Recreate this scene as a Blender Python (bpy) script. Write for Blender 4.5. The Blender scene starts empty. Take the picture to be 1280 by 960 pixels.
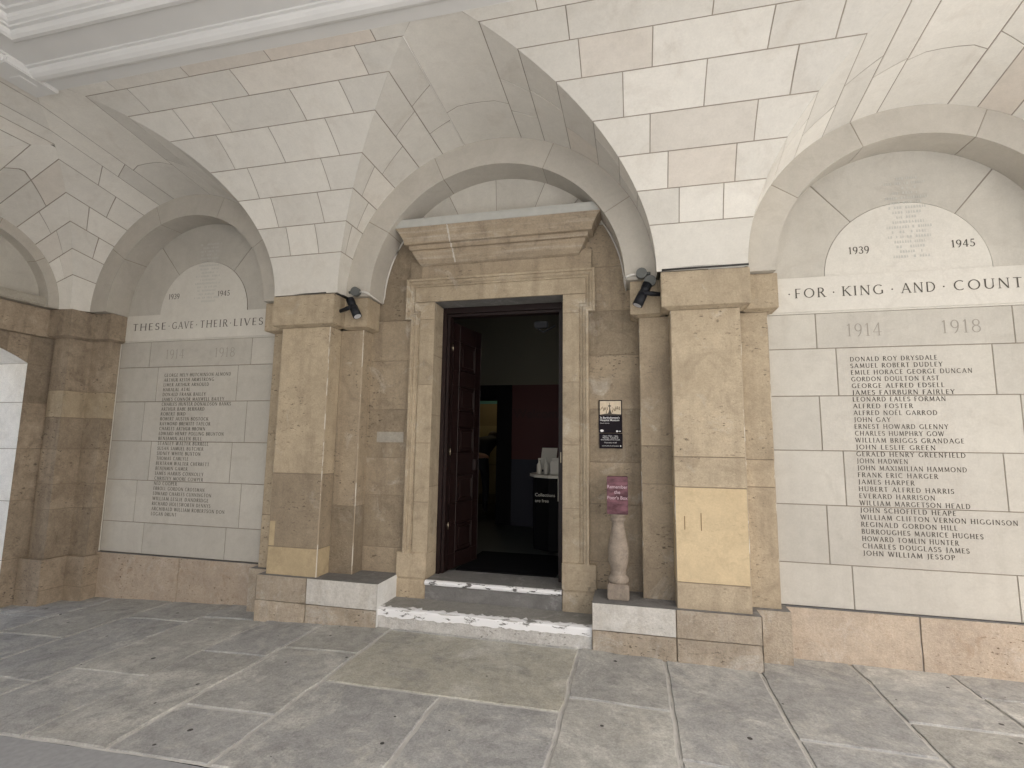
import bpy, bmesh, math, random
from mathutils import Vector, Matrix, noise as mnoise
R = math.radians
random.seed(7)
SC = bpy.context.scene
COL = SC.collection

# ------------------------------------------------------------------ camera, sky, sun, exposure
cam_d = bpy.data.cameras.new('camera'); cam = bpy.data.objects.new('camera', cam_d); COL.objects.link(cam)
SC.camera = cam
cam_d.sensor_width = 36.0; cam_d.lens = 634.57 / 1280 * 36; cam_d.clip_start = 0.05; cam_d.clip_end = 2000
ya, pi_, ro = R(13.6208), R(6.9957), R(0.8037)
fwd = Vector((-math.sin(ya) * math.cos(pi_), math.cos(ya) * math.cos(pi_), math.sin(pi_)))
rt = Vector((math.cos(ya), math.sin(ya), 0)); up = rt.cross(fwd)
rt2 = rt * math.cos(ro) + up * math.sin(ro); up2 = -rt * math.sin(ro) + up * math.cos(ro)
M = Matrix((rt2, up2, -fwd)).transposed().to_4x4(); M.translation = Vector((1.2977, -4.4769, 1.6))
cam.matrix_world = M

SUN_EL, SUN_AZ = 50.0, 136.0
w = bpy.data.worlds.new('World'); SC.world = w; w.use_nodes = True
nt = w.node_tree; bg = nt.nodes['Background']
sky = nt.nodes.new('ShaderNodeTexSky'); sky.sky_type = 'NISHITA'; sky.sun_disc = False
sky.sun_elevation = R(SUN_EL); sky.sun_rotation = R(SUN_AZ)
sky.air_density = 1.0; sky.dust_density = 6.0; sky.ozone_density = 0.3
nt.links.new(sky.outputs[0], bg.inputs[0]); bg.inputs[1].default_value = 0.12
sun_d = bpy.data.lights.new('sun', 'SUN'); sun = bpy.data.objects.new('sun', sun_d); COL.objects.link(sun)
sun_d.energy = 4.0; sun_d.angle = R(0.6); sun_d.color = (1.0, 0.975, 0.94)
az = R(SUN_AZ)
sdir = Vector((math.sin(az) * math.cos(R(SUN_EL)), math.cos(az) * math.cos(R(SUN_EL)), math.sin(R(SUN_EL))))
sun.rotation_euler = (-sdir).to_track_quat('-Z', 'Y').to_euler()
SC.view_settings.view_transform = 'Standard'; SC.view_settings.look = 'None'
SC.view_settings.exposure = 1.86; SC.view_settings.gamma = 1.0; SC.view_settings.use_curve_mapping = False

# ------------------------------------------------------------------ measured dimensions (metres)
ZT, ZB, ZSH, ZP = 3.061, 2.762, 2.745, 0.366            # impost top/bottom, shaft top, plinth top
XD, XS, XI, P1, P2, XO = 0.650, 0.951, 1.346, 1.5985, 2.144, 2.393
YW, YS, YF, YP = 0.234, 0.055, -0.141, 0.200
CP, PE, Q = 0.072, 0.053, 0.9425
XB, HALF = 3.487, 1.12
YC, C1, C2 = -0.062, 1.495, 1.235
YR, R1, R2, RW, RQ = -0.085, 1.284, 1.046, 1.065, 0.598
Y0, RC = -0.22, 1.495
ZC, YCE = 4.545, -1.52                                   # ceiling frame
TH = [0.0, 15.1, 25.8, 36.5, 47.4, 59.6, 70.0, 79.0, 82.8]
STEP1, STEP2 = 0.165, 0.334


def zf(x, y=0.0):                                        # the pavement falls gently to the left
    if x < -0.9: return -0.033 * (-0.9 - x)
    if x > 1.0: return -min(0.03, (x - 1.0) * 0.02)
    return 0.0

# ------------------------------------------------------------------ materials

def mat(name):
    m = bpy.data.materials.new(name); m.use_nodes = True
    return m, m.node_tree.nodes, m.node_tree.links, m.node_tree.nodes['Principled BSDF']


def plain(name, c, rough=0.6, metal=0.0, noise=0.0, nscale=20.0, spec=0.5):
    m, N, L, b = mat(name)
    b.inputs['Base Color'].default_value = (*c, 1); b.inputs['Roughness'].default_value = rough
    b.inputs['Metallic'].default_value = metal; b.inputs['Specular IOR Level'].default_value = spec
    if noise:
        g = N.new('ShaderNodeNewGeometry'); n = N.new('ShaderNodeTexNoise'); n.inputs['Scale'].default_value = nscale
        n.inputs['Detail'].default_value = 6
        L.new(g.outputs['Position'], n.inputs['Vector'])
        mx = N.new('ShaderNodeMix'); mx.data_type = 'RGBA'
        mx.inputs[6].default_value = (*[v * (1 - noise) for v in c], 1); mx.inputs[7].default_value = (*[min(1, v * (1 + noise)) for v in c], 1)
        L.new(n.outputs['Fac'], mx.inputs[0]); L.new(mx.outputs[2], b.inputs['Base Color'])
        bu = N.new('ShaderNodeBump'); bu.inputs['Strength'].default_value = 0.15; bu.inputs['Distance'].default_value = 0.01
        L.new(n.outputs['Fac'], bu.inputs['Height']); L.new(bu.outputs[0], b.inputs['Normal'])
    return m


def stone(name, c1, c2, c3, tone=0.1, patch=1.4, streak=0.25, streakc=None, pits=0.0, salt=0.0, saltc=(0.62, 0.6, 0.56),
          fine=0.12, bump=0.25, rough=0.85, warm=None, saltscale=3.0, hi=0.35, gum=False, mid=0.10, blotch=0.0, blotchc=(0.5, 0.48, 0.42), streaksc=(9, 9, 0.7)):
    """c1..c2 mottled by large noise, c3 = stain colour; tone = per-block attribute"""
    m, N, L, b = mat(name)
    g = N.new('ShaderNodeNewGeometry')
    P = g.outputs['Position']

    def noise(scale, detail=6, rough_=0.6, dist=0.0, vec=None, sc3=None):
        n = N.new('ShaderNodeTexNoise'); n.inputs['Scale'].default_value = scale; n.inputs['Detail'].default_value = detail
        n.inputs['Roughness'].default_value = rough_; n.inputs['Distortion'].default_value = dist
        if sc3:
            mp = N.new('ShaderNodeMapping'); mp.inputs['Scale'].default_value = sc3
            L.new(vec or P, mp.inputs['Vector']); L.new(mp.outputs[0], n.inputs['Vector'])
        else: L.new(vec or P, n.inputs['Vector'])
        return n.outputs['Fac']

    def ramp(f, a, b_, lo=0.0, hi=1.0):
        r = N.new('ShaderNodeMapRange'); r.inputs['From Min'].default_value = a; r.inputs['From Max'].default_value = b_
        r.inputs['To Min'].default_value = lo; r.inputs['To Max'].default_value = hi
        L.new(f, r.inputs['Value']); return r.outputs[0]

    def mix(f, A, B, mode='MIX'):
        x = N.new('ShaderNodeMix'); x.data_type = 'RGBA'; x.blend_type = mode
        if isinstance(f, float): x.inputs[0].default_value = f
        else: L.new(f, x.inputs[0])
        for i, v in ((6, A), (7, B)):
            if isinstance(v, tuple): x.inputs[i].default_value = (*v, 1)
            else: L.new(v, x.inputs[i])
        return x.outputs[2]

    at = N.new('ShaderNodeAttribute'); at.attribute_name = 'tone'
    at2 = N.new('ShaderNodeAttribute'); at2.attribute_name = 'hue'
    col = mix(ramp(noise(patch, 7, 0.62, 0.6), 0.35, 0.66), c1, c2)
    if warm: col = mix(ramp(at2.outputs['Fac'], hi, 1.0), col, warm)
    col = mix(ramp(noise(patch * 2.7, 8, 0.7, 1.2), 0.52, 0.78, 0, 0.75), col, c3)
    if streak:
        col = mix(ramp(noise(1.0, 5, 0.6, 0.0, None, streaksc), 0.5, 0.8, 0, streak), col, streakc or c3)
    if pits:
        v = N.new('ShaderNodeTexNoise'); v.inputs['Scale'].default_value = 24; v.inputs['Detail'].default_value = 4
        mpv = N.new('ShaderNodeMapping'); mpv.inputs['Scale'].default_value = (1, 1, 2.4); L.new(P, mpv.inputs['Vector']); L.new(mpv.outputs[0], v.inputs['Vector'])
        msk = ramp(noise(2.2, 4), 0.47, 0.62)
        pf = ramp(v.outputs['Fac'], 0.625, 0.66)
        mm = N.new('ShaderNodeMath'); mm.operation = 'MULTIPLY'; L.new(msk, mm.inputs[0]); L.new(pf, mm.inputs[1])
        mm2 = N.new('ShaderNodeMath'); mm2.operation = 'MULTIPLY'; mm2.inputs[1].default_value = pits; L.new(mm.outputs[0], mm2.inputs[0])
        col = mix(mm2.outputs[0], col, tuple(x * 0.45 for x in c3))
    if salt:
        sf = ramp(noise(saltscale, 9, 0.72, 0.8), 0.64 - 0.22 * salt, 0.76 - 0.1 * salt, 0, min(1, 0.55 + salt * 0.45))
        col = mix(sf, col, saltc)
    if blotch:
        bf = ramp(noise(1.7, 10, 0.74, 0.7), 0.5, 0.62, 0, 1); gr = ramp(noise(46, 5, 0.75), 0.38, 0.58, 0.25, 1)
        bm_ = N.new('ShaderNodeMath'); bm_.operation = 'MULTIPLY'; L.new(bf, bm_.inputs[0]); L.new(gr, bm_.inputs[1])
        bm2 = N.new('ShaderNodeMath'); bm2.operation = 'MULTIPLY'; L.new(bm_.outputs[0], bm2.inputs[0]); bm2.inputs[1].default_value = blotch
        col = mix(bm2.outputs[0], col, blotchc)
        df = ramp(noise(2.1, 9, 0.7, 0.5), 0.36, 0.46, 0.5, 0)
        col = mix(df, col, c3)
    if gum:
        vo = N.new('ShaderNodeTexVoronoi'); vo.voronoi_dimensions = '2D'; vo.inputs['Scale'].default_value = 2.6; L.new(P, vo.inputs['Vector'])
        se = N.new('ShaderNodeSeparateColor'); L.new(vo.outputs['Color'], se.inputs[0])
        rad = ramp(se.outputs[0], 0.45, 1.0, 0.0, 0.042)
        lt_ = N.new('ShaderNodeMath'); lt_.operation = 'LESS_THAN'; L.new(vo.outputs['Distance'], lt_.inputs[0]); L.new(rad, lt_.inputs[1])
        col = mix(lt_.outputs[0], col, (0.06, 0.057, 0.052))
    f1 = ramp(noise(70, 4, 0.7), 0.25, 0.75, 1 - fine, 1 + fine)
    m1 = ramp(noise(11, 6, 0.72, 0.4), 0.28, 0.72, 1 - mid, 1 + mid)
    mm0 = N.new('ShaderNodeMath'); mm0.operation = 'MULTIPLY'; L.new(f1, mm0.inputs[0]); L.new(m1, mm0.inputs[1]); f1 = mm0.outputs[0]
    t1 = ramp(at.outputs['Fac'], -1, 1, 1 - tone, 1 + tone)
    mul = N.new('ShaderNodeMath'); mul.operation = 'MULTIPLY'; L.new(f1, mul.inputs[0]); L.new(t1, mul.inputs[1])
    cm = N.new('ShaderNodeVectorMath'); cm.operation = 'SCALE'; L.new(col, cm.inputs[0]); L.new(mul.outputs[0], cm.inputs['Scale'])
    L.new(cm.outputs[0], b.inputs['Base Color'])
    b.inputs['Roughness'].default_value = rough; b.inputs['Specular IOR Level'].default_value = 0.3
    if bump:
        h = N.new('ShaderNodeMath'); h.operation = 'ADD'
        L.new(noise(14, 8, 0.7), h.inputs[0]); L.new(ramp(noise(110, 3), 0, 1, 0, 0.35), h.inputs[1])
        bu = N.new('ShaderNodeBump'); bu.inputs['Strength'].default_value = bump; bu.inputs['Distance'].default_value = 0.02
        L.new(h.outputs[0], bu.inputs['Height']); L.new(bu.outputs[0], b.inputs['Normal'])
    return m


VAULT = stone('vault_limestone', (0.685, 0.66, 0.605), (0.64, 0.615, 0.56), (0.55, 0.51, 0.45), tone=0.085, patch=0.9, streak=0.0, mid=0.05, fine=0.05, bump=0.10, warm=(0.645, 0.585, 0.515), hi=0.85)
RING = stone('arch_limestone', (0.50, 0.47, 0.415), (0.45, 0.42, 0.37), (0.40, 0.37, 0.32), tone=0.05, patch=1.3, streak=0.1, fine=0.05, bump=0.08, mid=0.05)
PANEL = stone('panel_limestone', (0.53, 0.505, 0.45), (0.48, 0.455, 0.405), (0.43, 0.40, 0.35), tone=0.06, patch=1.5, streak=0.4, fine=0.06, bump=0.09, mid=0.05)
PALE = stone('pale_limestone', (0.64, 0.615, 0.555), (0.60, 0.575, 0.52), (0.55, 0.52, 0.465), tone=0.03, patch=2.0, streak=0.05, fine=0.05, bump=0.05, mid=0.04)
BROWN = stone('warm_sandstone', (0.475, 0.392, 0.28), (0.38, 0.31, 0.218), (0.25, 0.2, 0.142), tone=0.10, patch=1.3, streak=0.6, pits=0.9, mid=0.11, salt=0.16, saltc=(0.52, 0.475, 0.40), fine=0.16, bump=0.45)
BROWND = stone('stained_sandstone', (0.335, 0.272, 0.192), (0.265, 0.213, 0.152), (0.17, 0.135, 0.098), tone=0.18, patch=1.3, streak=0.7, pits=0.8, mid=0.12, salt=0.26, saltc=(0.48, 0.44, 0.375), fine=0.18, bump=0.5)
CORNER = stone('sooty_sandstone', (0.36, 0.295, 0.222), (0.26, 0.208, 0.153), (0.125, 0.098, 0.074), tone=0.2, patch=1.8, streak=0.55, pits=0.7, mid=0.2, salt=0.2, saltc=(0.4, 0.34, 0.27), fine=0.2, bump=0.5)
ARCHI = stone('architrave_sandstone', (0.44, 0.365, 0.262), (0.35, 0.286, 0.202), (0.21, 0.169, 0.121), tone=0.10, patch=1.5, streak=0.65, pits=0.5, mid=0.11, salt=0.32, saltc=(0.55, 0.51, 0.44), fine=0.16, bump=0.4)
CORN = stone('streaked_cornice_stone', (0.37, 0.30, 0.215), (0.28, 0.228, 0.165), (0.155, 0.122, 0.092), tone=0.10, patch=2.2, streak=0.7, streakc=(0.52, 0.47, 0.4), streaksc=(1.1, 1.1, 34), pits=0.4, salt=0.2, saltc=(0.48, 0.44, 0.375), fine=0.18, bump=0.5)
BALU = stone('grey_baluster_stone', (0.33, 0.275, 0.22), (0.25, 0.208, 0.168), (0.15, 0.122, 0.1), tone=0.08, patch=6, streak=0.4, salt=0.25, saltc=(0.5, 0.46, 0.4), fine=0.16, bump=0.4)
YELLOW = stone('new_yellow_stone', (0.60, 0.48, 0.305), (0.545, 0.43, 0.27), (0.45, 0.35, 0.215), tone=0.03, patch=1.5, streak=0.12, fine=0.07, bump=0.12, pits=0.2)
YELLOWD = stone('dull_yellow_patch', (0.47, 0.375, 0.235), (0.41, 0.325, 0.205), (0.31, 0.24, 0.155), tone=0.05, patch=1.9, streak=0.3, fine=0.1, bump=0.2)
PLINTH = stone('salted_plinth_stone', (0.43, 0.365, 0.285), (0.35, 0.295, 0.225), (0.235, 0.185, 0.135), tone=0.1, patch=2.2, streak=0.4, streakc=(0.5, 0.46, 0.41), pits=0.9, salt=0.5, saltc=(0.55, 0.52, 0.47), fine=0.2, bump=0.8)
PLINTHW = stone('whitened_plinth_stone', (0.56, 0.54, 0.5), (0.47, 0.45, 0.41), (0.36, 0.325, 0.27), tone=0.06, patch=3.0, streak=0.6, streakc=(0.37, 0.335, 0.28), salt=0.5, saltc=(0.68, 0.67, 0.64), fine=0.16, bump=0.5, pits=0.3)
WHITESIDE = stone('white_painted_stone', (0.72, 0.72, 0.70), (0.66, 0.66, 0.64), (0.5, 0.48, 0.44), tone=0.02, patch=4, streak=0.2, fine=0.06, bump=0.2)
BASEC = stone('orange_base_stone', (0.47, 0.39, 0.305), (0.40, 0.33, 0.26), (0.31, 0.22, 0.145), tone=0.08, patch=2.4, streak=0.25, streakc=(0.52, 0.46, 0.39), pits=1.0, salt=0.4, saltc=(0.53, 0.475, 0.41), fine=0.16, bump=0.55)
LEDGE = stone('grey_ledge_stone', (0.22, 0.215, 0.205), (0.17, 0.165, 0.158), (0.12, 0.115, 0.11), tone=0.1, patch=4, streak=0.0, salt=0.3, saltc=(0.45, 0.44, 0.43), fine=0.15, bump=0.3)
STEPM = stone('grey_step_stone', (0.29, 0.28, 0.255), (0.24, 0.233, 0.215), (0.18, 0.173, 0.158), tone=0.06, patch=3, streak=0.0, salt=0.25, saltc=(0.42, 0.41, 0.38), fine=0.18, bump=0.3)
FLAG = stone('york_flagstone', (0.385, 0.385, 0.372), (0.315, 0.315, 0.306), (0.21, 0.209, 0.203), tone=0.07, patch=2.0, streak=0.0, salt=0.42, saltc=(0.53, 0.515, 0.455), fine=0.24, bump=0.6, warm=(0.40, 0.385, 0.325), saltscale=3.0, rough=0.7, gum=True, mid=0.2, blotch=0.85, blotchc=(0.56, 0.55, 0.505))
LEDGEP = stone('pale_ledge_stone', (0.40, 0.372, 0.318), (0.345, 0.318, 0.268), (0.26, 0.235, 0.195), tone=0.05, patch=4, streak=0.2, fine=0.1, bump=0.3)
LEAD = plain('grey_lead', (0.42, 0.42, 0.39), 0.6, 0.0, 0.2, 9)
MORTAR = plain('dark_joint', (0.30, 0.265, 0.22), 0.95, 0, 0.35, 9)
MORTARP = plain('panel_joint', (0.26, 0.23, 0.19), 0.95)
MORTARB = plain('brown_joint', (0.24, 0.19, 0.135), 0.95, 0, 0.35, 12)
MORTARF = plain('floor_joint', (0.50, 0.49, 0.46), 0.95, 0, 0.35, 9)
PLASTER = plain('white_plaster', (0.67, 0.665, 0.645), 0.8, 0, 0.06, 3.5)
INK = plain('inscription_paint', (0.10, 0.09, 0.075), 0.9)
INKN = plain('name_paint', (0.09, 0.08, 0.066), 0.9, 0, 0.4, 14)
INKC = plain('cut_letter', (0.34, 0.315, 0.275), 0.95)
FAINT = plain('faded_letter', (0.51, 0.505, 0.465), 0.95)
FAINTP = plain('faded_patch', (0.565, 0.55, 0.505), 0.95, 0, 0.05, 40)
BLACKM = plain('black_metal', (0.012, 0.013, 0.017), 0.5, 0.0, spec=0.25)
DARKG = plain('dark_grey_box', (0.10, 0.105, 0.10), 0.55)
GLASS = plain('lamp_glass', (0.55, 0.56, 0.58), 0.15)
CABLEW = plain('white_cable', (0.62, 0.6, 0.56), 0.5)
CABLEB = plain('black_cable', (0.03, 0.028, 0.026), 0.6)
WOOD = plain('maroon_painted_wood', (0.015, 0.0075, 0.007), 0.42, 0, 0.35, 7, spec=0.3)
BRASS = plain('worn_brass', (0.35, 0.3, 0.22), 0.4, 1.0)
SIGNB = plain('black_sign', (0.010, 0.007, 0.011), 0.55, spec=0.12)
SEPIA = plain('sepia_print', (0.62, 0.52, 0.38), 0.5, 0, 0.25, 35)
SEPIAD = plain('sepia_dark', (0.05, 0.036, 0.024), 0.5)
SEPIAM = plain('sepia_middle', (0.26, 0.2, 0.13), 0.5, 0, 0.4, 60)
WHITE = plain('white_print', (0.75, 0.74, 0.74), 0.5)
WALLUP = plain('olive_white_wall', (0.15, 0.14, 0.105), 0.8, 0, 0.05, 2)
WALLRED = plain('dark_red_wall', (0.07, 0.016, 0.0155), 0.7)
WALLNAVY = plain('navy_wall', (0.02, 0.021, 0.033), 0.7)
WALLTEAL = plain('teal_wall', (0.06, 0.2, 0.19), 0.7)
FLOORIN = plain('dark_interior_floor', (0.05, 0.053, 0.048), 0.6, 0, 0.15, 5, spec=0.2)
MATB = plain('black_door_mat', (0.008, 0.008, 0.009), 0.95, 0, 0.4, 200, spec=0.05)
BLACKP = plain('black_paint', (0.006, 0.006, 0.007), 0.7, spec=0.12)
WELC = plain('welcome_letters', (0.045, 0.009, 0.009), 0.6)
YELB = plain('yellow_display', (0.22, 0.185, 0.09), 0.7)
DESKW = plain('desk_white', (0.6, 0.57, 0.5), 0.5)
SKIN = plain('skin', (0.58, 0.33, 0.22), 0.6)
CLOTH = plain('black_clothes', (0.012, 0.013, 0.016), 0.9)
HAIR = plain('brown_hair', (0.06, 0.04, 0.025), 0.7)
ASPH = plain('grey_carriageway', (0.29, 0.295, 0.298), 0.85, 0, 0.25, 30)
REVEAL = stone('daylight_paled_stone', (0.80, 0.78, 0.73), (0.76, 0.735, 0.68), (0.66, 0.62, 0.55), tone=0.05, patch=1.6, bump=0.2, salt=0.2, saltc=(0.82, 0.8, 0.77))  # stone made paler to put the daylight glare into its colour
OUTW = stone('shade_block_stone', (0.66, 0.63, 0.57), (0.6, 0.57, 0.51), (0.42, 0.39, 0.34), tone=0.08, patch=1.0, bump=0.1)


def chip_paint(name, c_under, thr=0.47, c_top=(0.8, 0.8, 0.8), sc3=(0.6, 1.6, 2.0)):
    m, N, L, b = mat(name)
    g = N.new('ShaderNodeNewGeometry'); n = N.new('ShaderNodeTexNoise'); n.inputs['Scale'].default_value = 11
    n.inputs['Detail'].default_value = 9; n.inputs['Roughness'].default_value = 0.7
    mp = N.new('ShaderNodeMapping'); mp.inputs['Scale'].default_value = sc3
    L.new(g.outputs['Position'], mp.inputs['Vector']); L.new(mp.outputs[0], n.inputs['Vector'])
    r = N.new('ShaderNodeMapRange'); r.inputs['From Min'].default_value = thr - 0.015; r.inputs['From Max'].default_value = thr + 0.015
    L.new(n.outputs['Fac'], r.inputs['Value'])
    x = N.new('ShaderNodeMix'); x.data_type = 'RGBA'; x.inputs[6].default_value = (*c_under, 1); x.inputs[7].default_value = (*c_top, 1)
    L.new(r.outputs[0], x.inputs[0]); L.new(x.outputs[2], b.inputs['Base Color']); b.inputs['Roughness'].default_value = 0.7
    bu = N.new('ShaderNodeBump'); bu.inputs['Strength'].default_value = 0.5; bu.inputs['Distance'].default_value = 0.006
    L.new(r.outputs[0], bu.inputs['Height']); L.new(bu.outputs[0], b.inputs['Normal'])
    return m


NOSE = chip_paint('chipped_white_nosing', (0.2, 0.195, 0.18), 0.42)
NOSE2 = stone('flaking_white_riser', (0.60, 0.59, 0.56), (0.5, 0.48, 0.45), (0.36, 0.335, 0.29), tone=0.05, patch=6, streak=0.2, pits=0.8, salt=0.3, saltc=(0.72, 0.72, 0.71), fine=0.2, bump=0.9)


def red_board():
    m, N, L, b = mat('faded_purple_paint')
    g = N.new('ShaderNodeNewGeometry'); n = N.new('ShaderNodeTexNoise'); n.inputs['Scale'].default_value = 16; n.inputs['Detail'].default_value = 8
    mp = N.new('ShaderNodeMapping'); mp.inputs['Scale'].default_value = (0.7, 0.7, 1.6)
    L.new(g.outputs['Position'], mp.inputs['Vector']); L.new(mp.outputs[0], n.inputs['Vector'])
    r = N.new('ShaderNodeValToRGB'); r.color_ramp.elements[0].position = 0.36; r.color_ramp.elements[0].color = (0.055, 0.010, 0.017, 1)
    r.color_ramp.elements[1].position = 0.66; r.color_ramp.elements[1].color = (0.185, 0.075, 0.095, 1)
    L.new(n.outputs['Fac'], r.inputs[0]); L.new(r.outputs[0], b.inputs['Base Color']); b.inputs['Roughness'].default_value = 0.55
    return m


BOARD = red_board()
WORN = chip_paint('worn_pale_arris', (0.33, 0.268, 0.19), 0.55, (0.55, 0.505, 0.43), (1.5, 1.5, 0.3))

# ------------------------------------------------------------------ mesh helpers

def BM():
    bm = bmesh.new(); bm.faces.layers.float.new('tone'); bm.faces.layers.float.new('hue'); return bm


def obj(name, bm, mats, parent=None, smooth=False):
    me = bpy.data.meshes.new(name)
    if smooth:
        for f in bm.faces: f.smooth = True
    bm.to_mesh(me); bm.free()
    for m in (mats if isinstance(mats, (list, tuple)) else [mats]): me.materials.append(m)
    o = bpy.data.objects.new(name, me); COL.objects.link(o)
    if parent: o.parent = parent; o.matrix_parent_inverse = Matrix.Translation(-parent.location)
    return o


def thing(name, label, cat, loc=(0, 0, 0), group=None):
    o = bpy.data.objects.new(name, None); COL.objects.link(o); o.location = loc; o.empty_display_size = 0.1
    o['label'] = label; o['category'] = cat
    if group: o['group'] = group
    return o


def tag(o, label, cat, group=None):
    o['label'] = label; o['category'] = cat
    if group: o['group'] = group
    return o


def struct(o): o['kind'] = 'structure'; return o


def call(f, v): return f(v) if callable(f) else f


def block(bm, Pf, u0, u1, v0, v1, nu=4, nv=3, g=(0.0028, 0.0028, 0.0028, 0.0028), su=1.0, sv=1.0, depth=0.0045, ch=0.0022, back=0.0025,
          mi=0, mb=1, tone=None, hue=None, jit=0.0012, smooth=True):
    """one stone on the surface Pf(u,v,d).  g = joint half widths in metres (left,right,bottom,top); 0 = no joint on that side.
    su, sv = metres per unit of u, v."""
    lt, lh = bm.faces.layers.float['tone'], bm.faces.layers.float['hue']
    tone = random.uniform(-1, 1) if tone is None else tone
    hue = random.random() if hue is None else hue
    dj = random.uniform(-jit, jit)
    gl, gr, gb, gt = g
    c = [ch if x > 0 else 0 for x in g]
    va, vb = v0 + gb / sv, v1 - gt / sv

    def UV(a, b_, extra):
        v = va + (vb - va) * b_ if not extra else (va + c[2] / sv) + ((vb - c[3] / sv) - (va + c[2] / sv)) * b_
        ua, ub = call(u0, v) + gl / su, call(u1, v) - gr / su
        if extra: ua += c[0] / su; ub -= c[1] / su
        return ua + (ub - ua) * a, v
    grid = []
    for j in range(nv + 1):
        row = []
        for i in range(nu + 1):
            u, v = UV(i / nu, j / nv, True); row.append(bm.verts.new(Pf(u, v, dj)))
        grid.append(row)

    def fc(vs, m, s=False):
        try: f = bm.faces.new(vs)
        except ValueError: return
        f.material_index = m; f[lt] = tone; f[lh] = hue; f.smooth = s
    for j in range(nv):
        for i in range(nu): fc((grid[j][i], grid[j][i + 1], grid[j + 1][i + 1], grid[j + 1][i]), mi, smooth)
    # bevelled edge down into the joint
    loop = [(i, 0) for i in range(nu)] + [(nu, j) for j in range(nv)] + [(i, nv) for i in range(nu, 0, -1)] + [(0, j) for j in range(nv, 0, -1)]
    inn = []; out = []
    for i, j in loop:
        u, v = UV(i / nu, j / nv, True); inn.append(bm.verts.new(Pf(u, v, dj)))
        u, v = UV(i / nu, j / nv, False)
        out.append((u, v))
    sides = []
    for k, (i, j) in enumerate(loop):
        i2, j2 = loop[(k + 1) % len(loop)]
        side = 2 if j == j2 == 0 else 3 if j == j2 == nv else 0 if i == i2 == 0 else 1
        sides.append(side)
    outv = [bm.verts.new(Pf(u, v, -depth)) for u, v in out]
    for k in range(len(loop)):
        if g[sides[k]] == 0: continue
        k2 = (k + 1) % len(loop)
        fc((inn[k], outv[k], outv[k2], inn[k2]), mi)
    if back:
        gb_ = []
        for j in range(nv + 1):
            v = v0 + (v1 - v0) * j / nv; ua, ub = call(u0, v), call(u1, v)
            gb_.append([bm.verts.new(Pf(ua + (ub - ua) * i / nu, v, -back)) for i in range(nu + 1)])
        for j in range(nv):
            for i in range(nu): fc((gb_[j][i], gb_[j][i + 1], gb_[j + 1][i + 1], gb_[j + 1][i]), mb)


def rough(Pf, amp, sc=4.0):
    def f(u, v, d):
        p = Pf(u, v, 0); n = mnoise.fractal(p * sc, 1.0, 2.0, 4)
        return Pf(u, v, d + amp * n)
    return f


def flat(O, U, V, N):
    O, U, V, N = Vector(O), Vector(U), Vector(V), Vector(N)
    return lambda u, v, d: O + U * u + V * v + N * d


def wallY(y): return flat((0, y, 0), (1, 0, 0), (0, 0, 1), (0, -1, 0))      # u = x, v = z, faces -y
def wallX(x, s): return flat((x, 0, 0), (0, 1, 0), (0, 0, 1), (s, 0, 0))    # u = y, v = z, faces s*x


def face(bm, pts, mi=0, tone=0.0, hue=0.5):
    f = bm.faces.new([bm.verts.new(p) for p in pts]); f.material_index = mi
    f[bm.faces.layers.float['tone']] = tone; f[bm.faces.layers.float['hue']] = hue
    return f


def box(bm, x0, x1, y0, y1, z0, z1, bev=0.004, mi=0, tone=None, hue=0.5):
    tone = random.uniform(-1, 1) if tone is None else tone
    b2 = bmesh.new(); r = bmesh.ops.create_cube(b2, size=1)
    for v in b2.verts: v.co = Vector(((x0 + x1) / 2 + v.co.x * (x1 - x0), (y0 + y1) / 2 + v.co.y * (y1 - y0), (z0 + z1) / 2 + v.co.z * (z1 - z0)))
    if bev: bmesh.ops.bevel(b2, geom=b2.edges[:], offset=min(bev, 0.45 * min(x1 - x0, y1 - y0, z1 - z0)), segments=2, affect='EDGES')
    merge(bm, b2, mi, tone, hue)


def merge(bm, b2, mi=0, tone=0.0, hue=0.5, mtx=None, smooth=False):
    lt, lh = bm.faces.layers.float['tone'], bm.faces.layers.float['hue']
    vm = {}
    for v in b2.verts: vm[v] = bm.verts.new(mtx @ v.co if mtx else v.co)
    for f in b2.faces:
        n = bm.faces.new([vm[v] for v in f.verts]); n.material_index = mi; n[lt] = tone; n[lh] = hue; n.smooth = smooth
    b2.free()


def lathe(bm, prof, cx, cy, n=28, mi=0):
    rings = []
    for r, z in prof: rings.append([bm.verts.new((cx + r * math.cos(2 * math.pi * k / n), cy + r * math.sin(2 * math.pi * k / n), z)) for k in range(n)])
    for a, b in zip(rings, rings[1:]):
        for k in range(n):
            f = bm.faces.new((a[k], a[(k + 1) % n], b[(k + 1) % n], b[k])); f.smooth = True; f.material_index = mi
    bm.faces.new(rings[-1]); bm.faces.new(rings[0][::-1])


def tube(bm, pts, r, n=8, mi=0):
    pts = [Vector(p) for p in pts]; rings = []
    for i, p in enumerate(pts):
        t = (pts[min(i + 1, len(pts) - 1)] - pts[max(i - 1, 0)]).normalized()
        a = t.cross(Vector((0, 0, 1)) if abs(t.z) < 0.9 else Vector((1, 0, 0))).normalized(); b = t.cross(a)
        rr = r[i] if isinstance(r, (list, tuple)) else r
        rings.append([bm.verts.new(p + (a * math.cos(2 * math.pi * k / n) + b * math.sin(2 * math.pi * k / n)) * rr) for k in range(n)])
    for a, b in zip(rings, rings[1:]):
        for k in range(n):
            f = bm.faces.new((a[k], a[(k + 1) % n], b[(k + 1) % n], b[k])); f.smooth = True; f.material_index = mi
    f = bm.faces.new(rings[-1]); f.material_index = mi; f = bm.faces.new(rings[0][::-1]); f.material_index = mi


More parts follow.
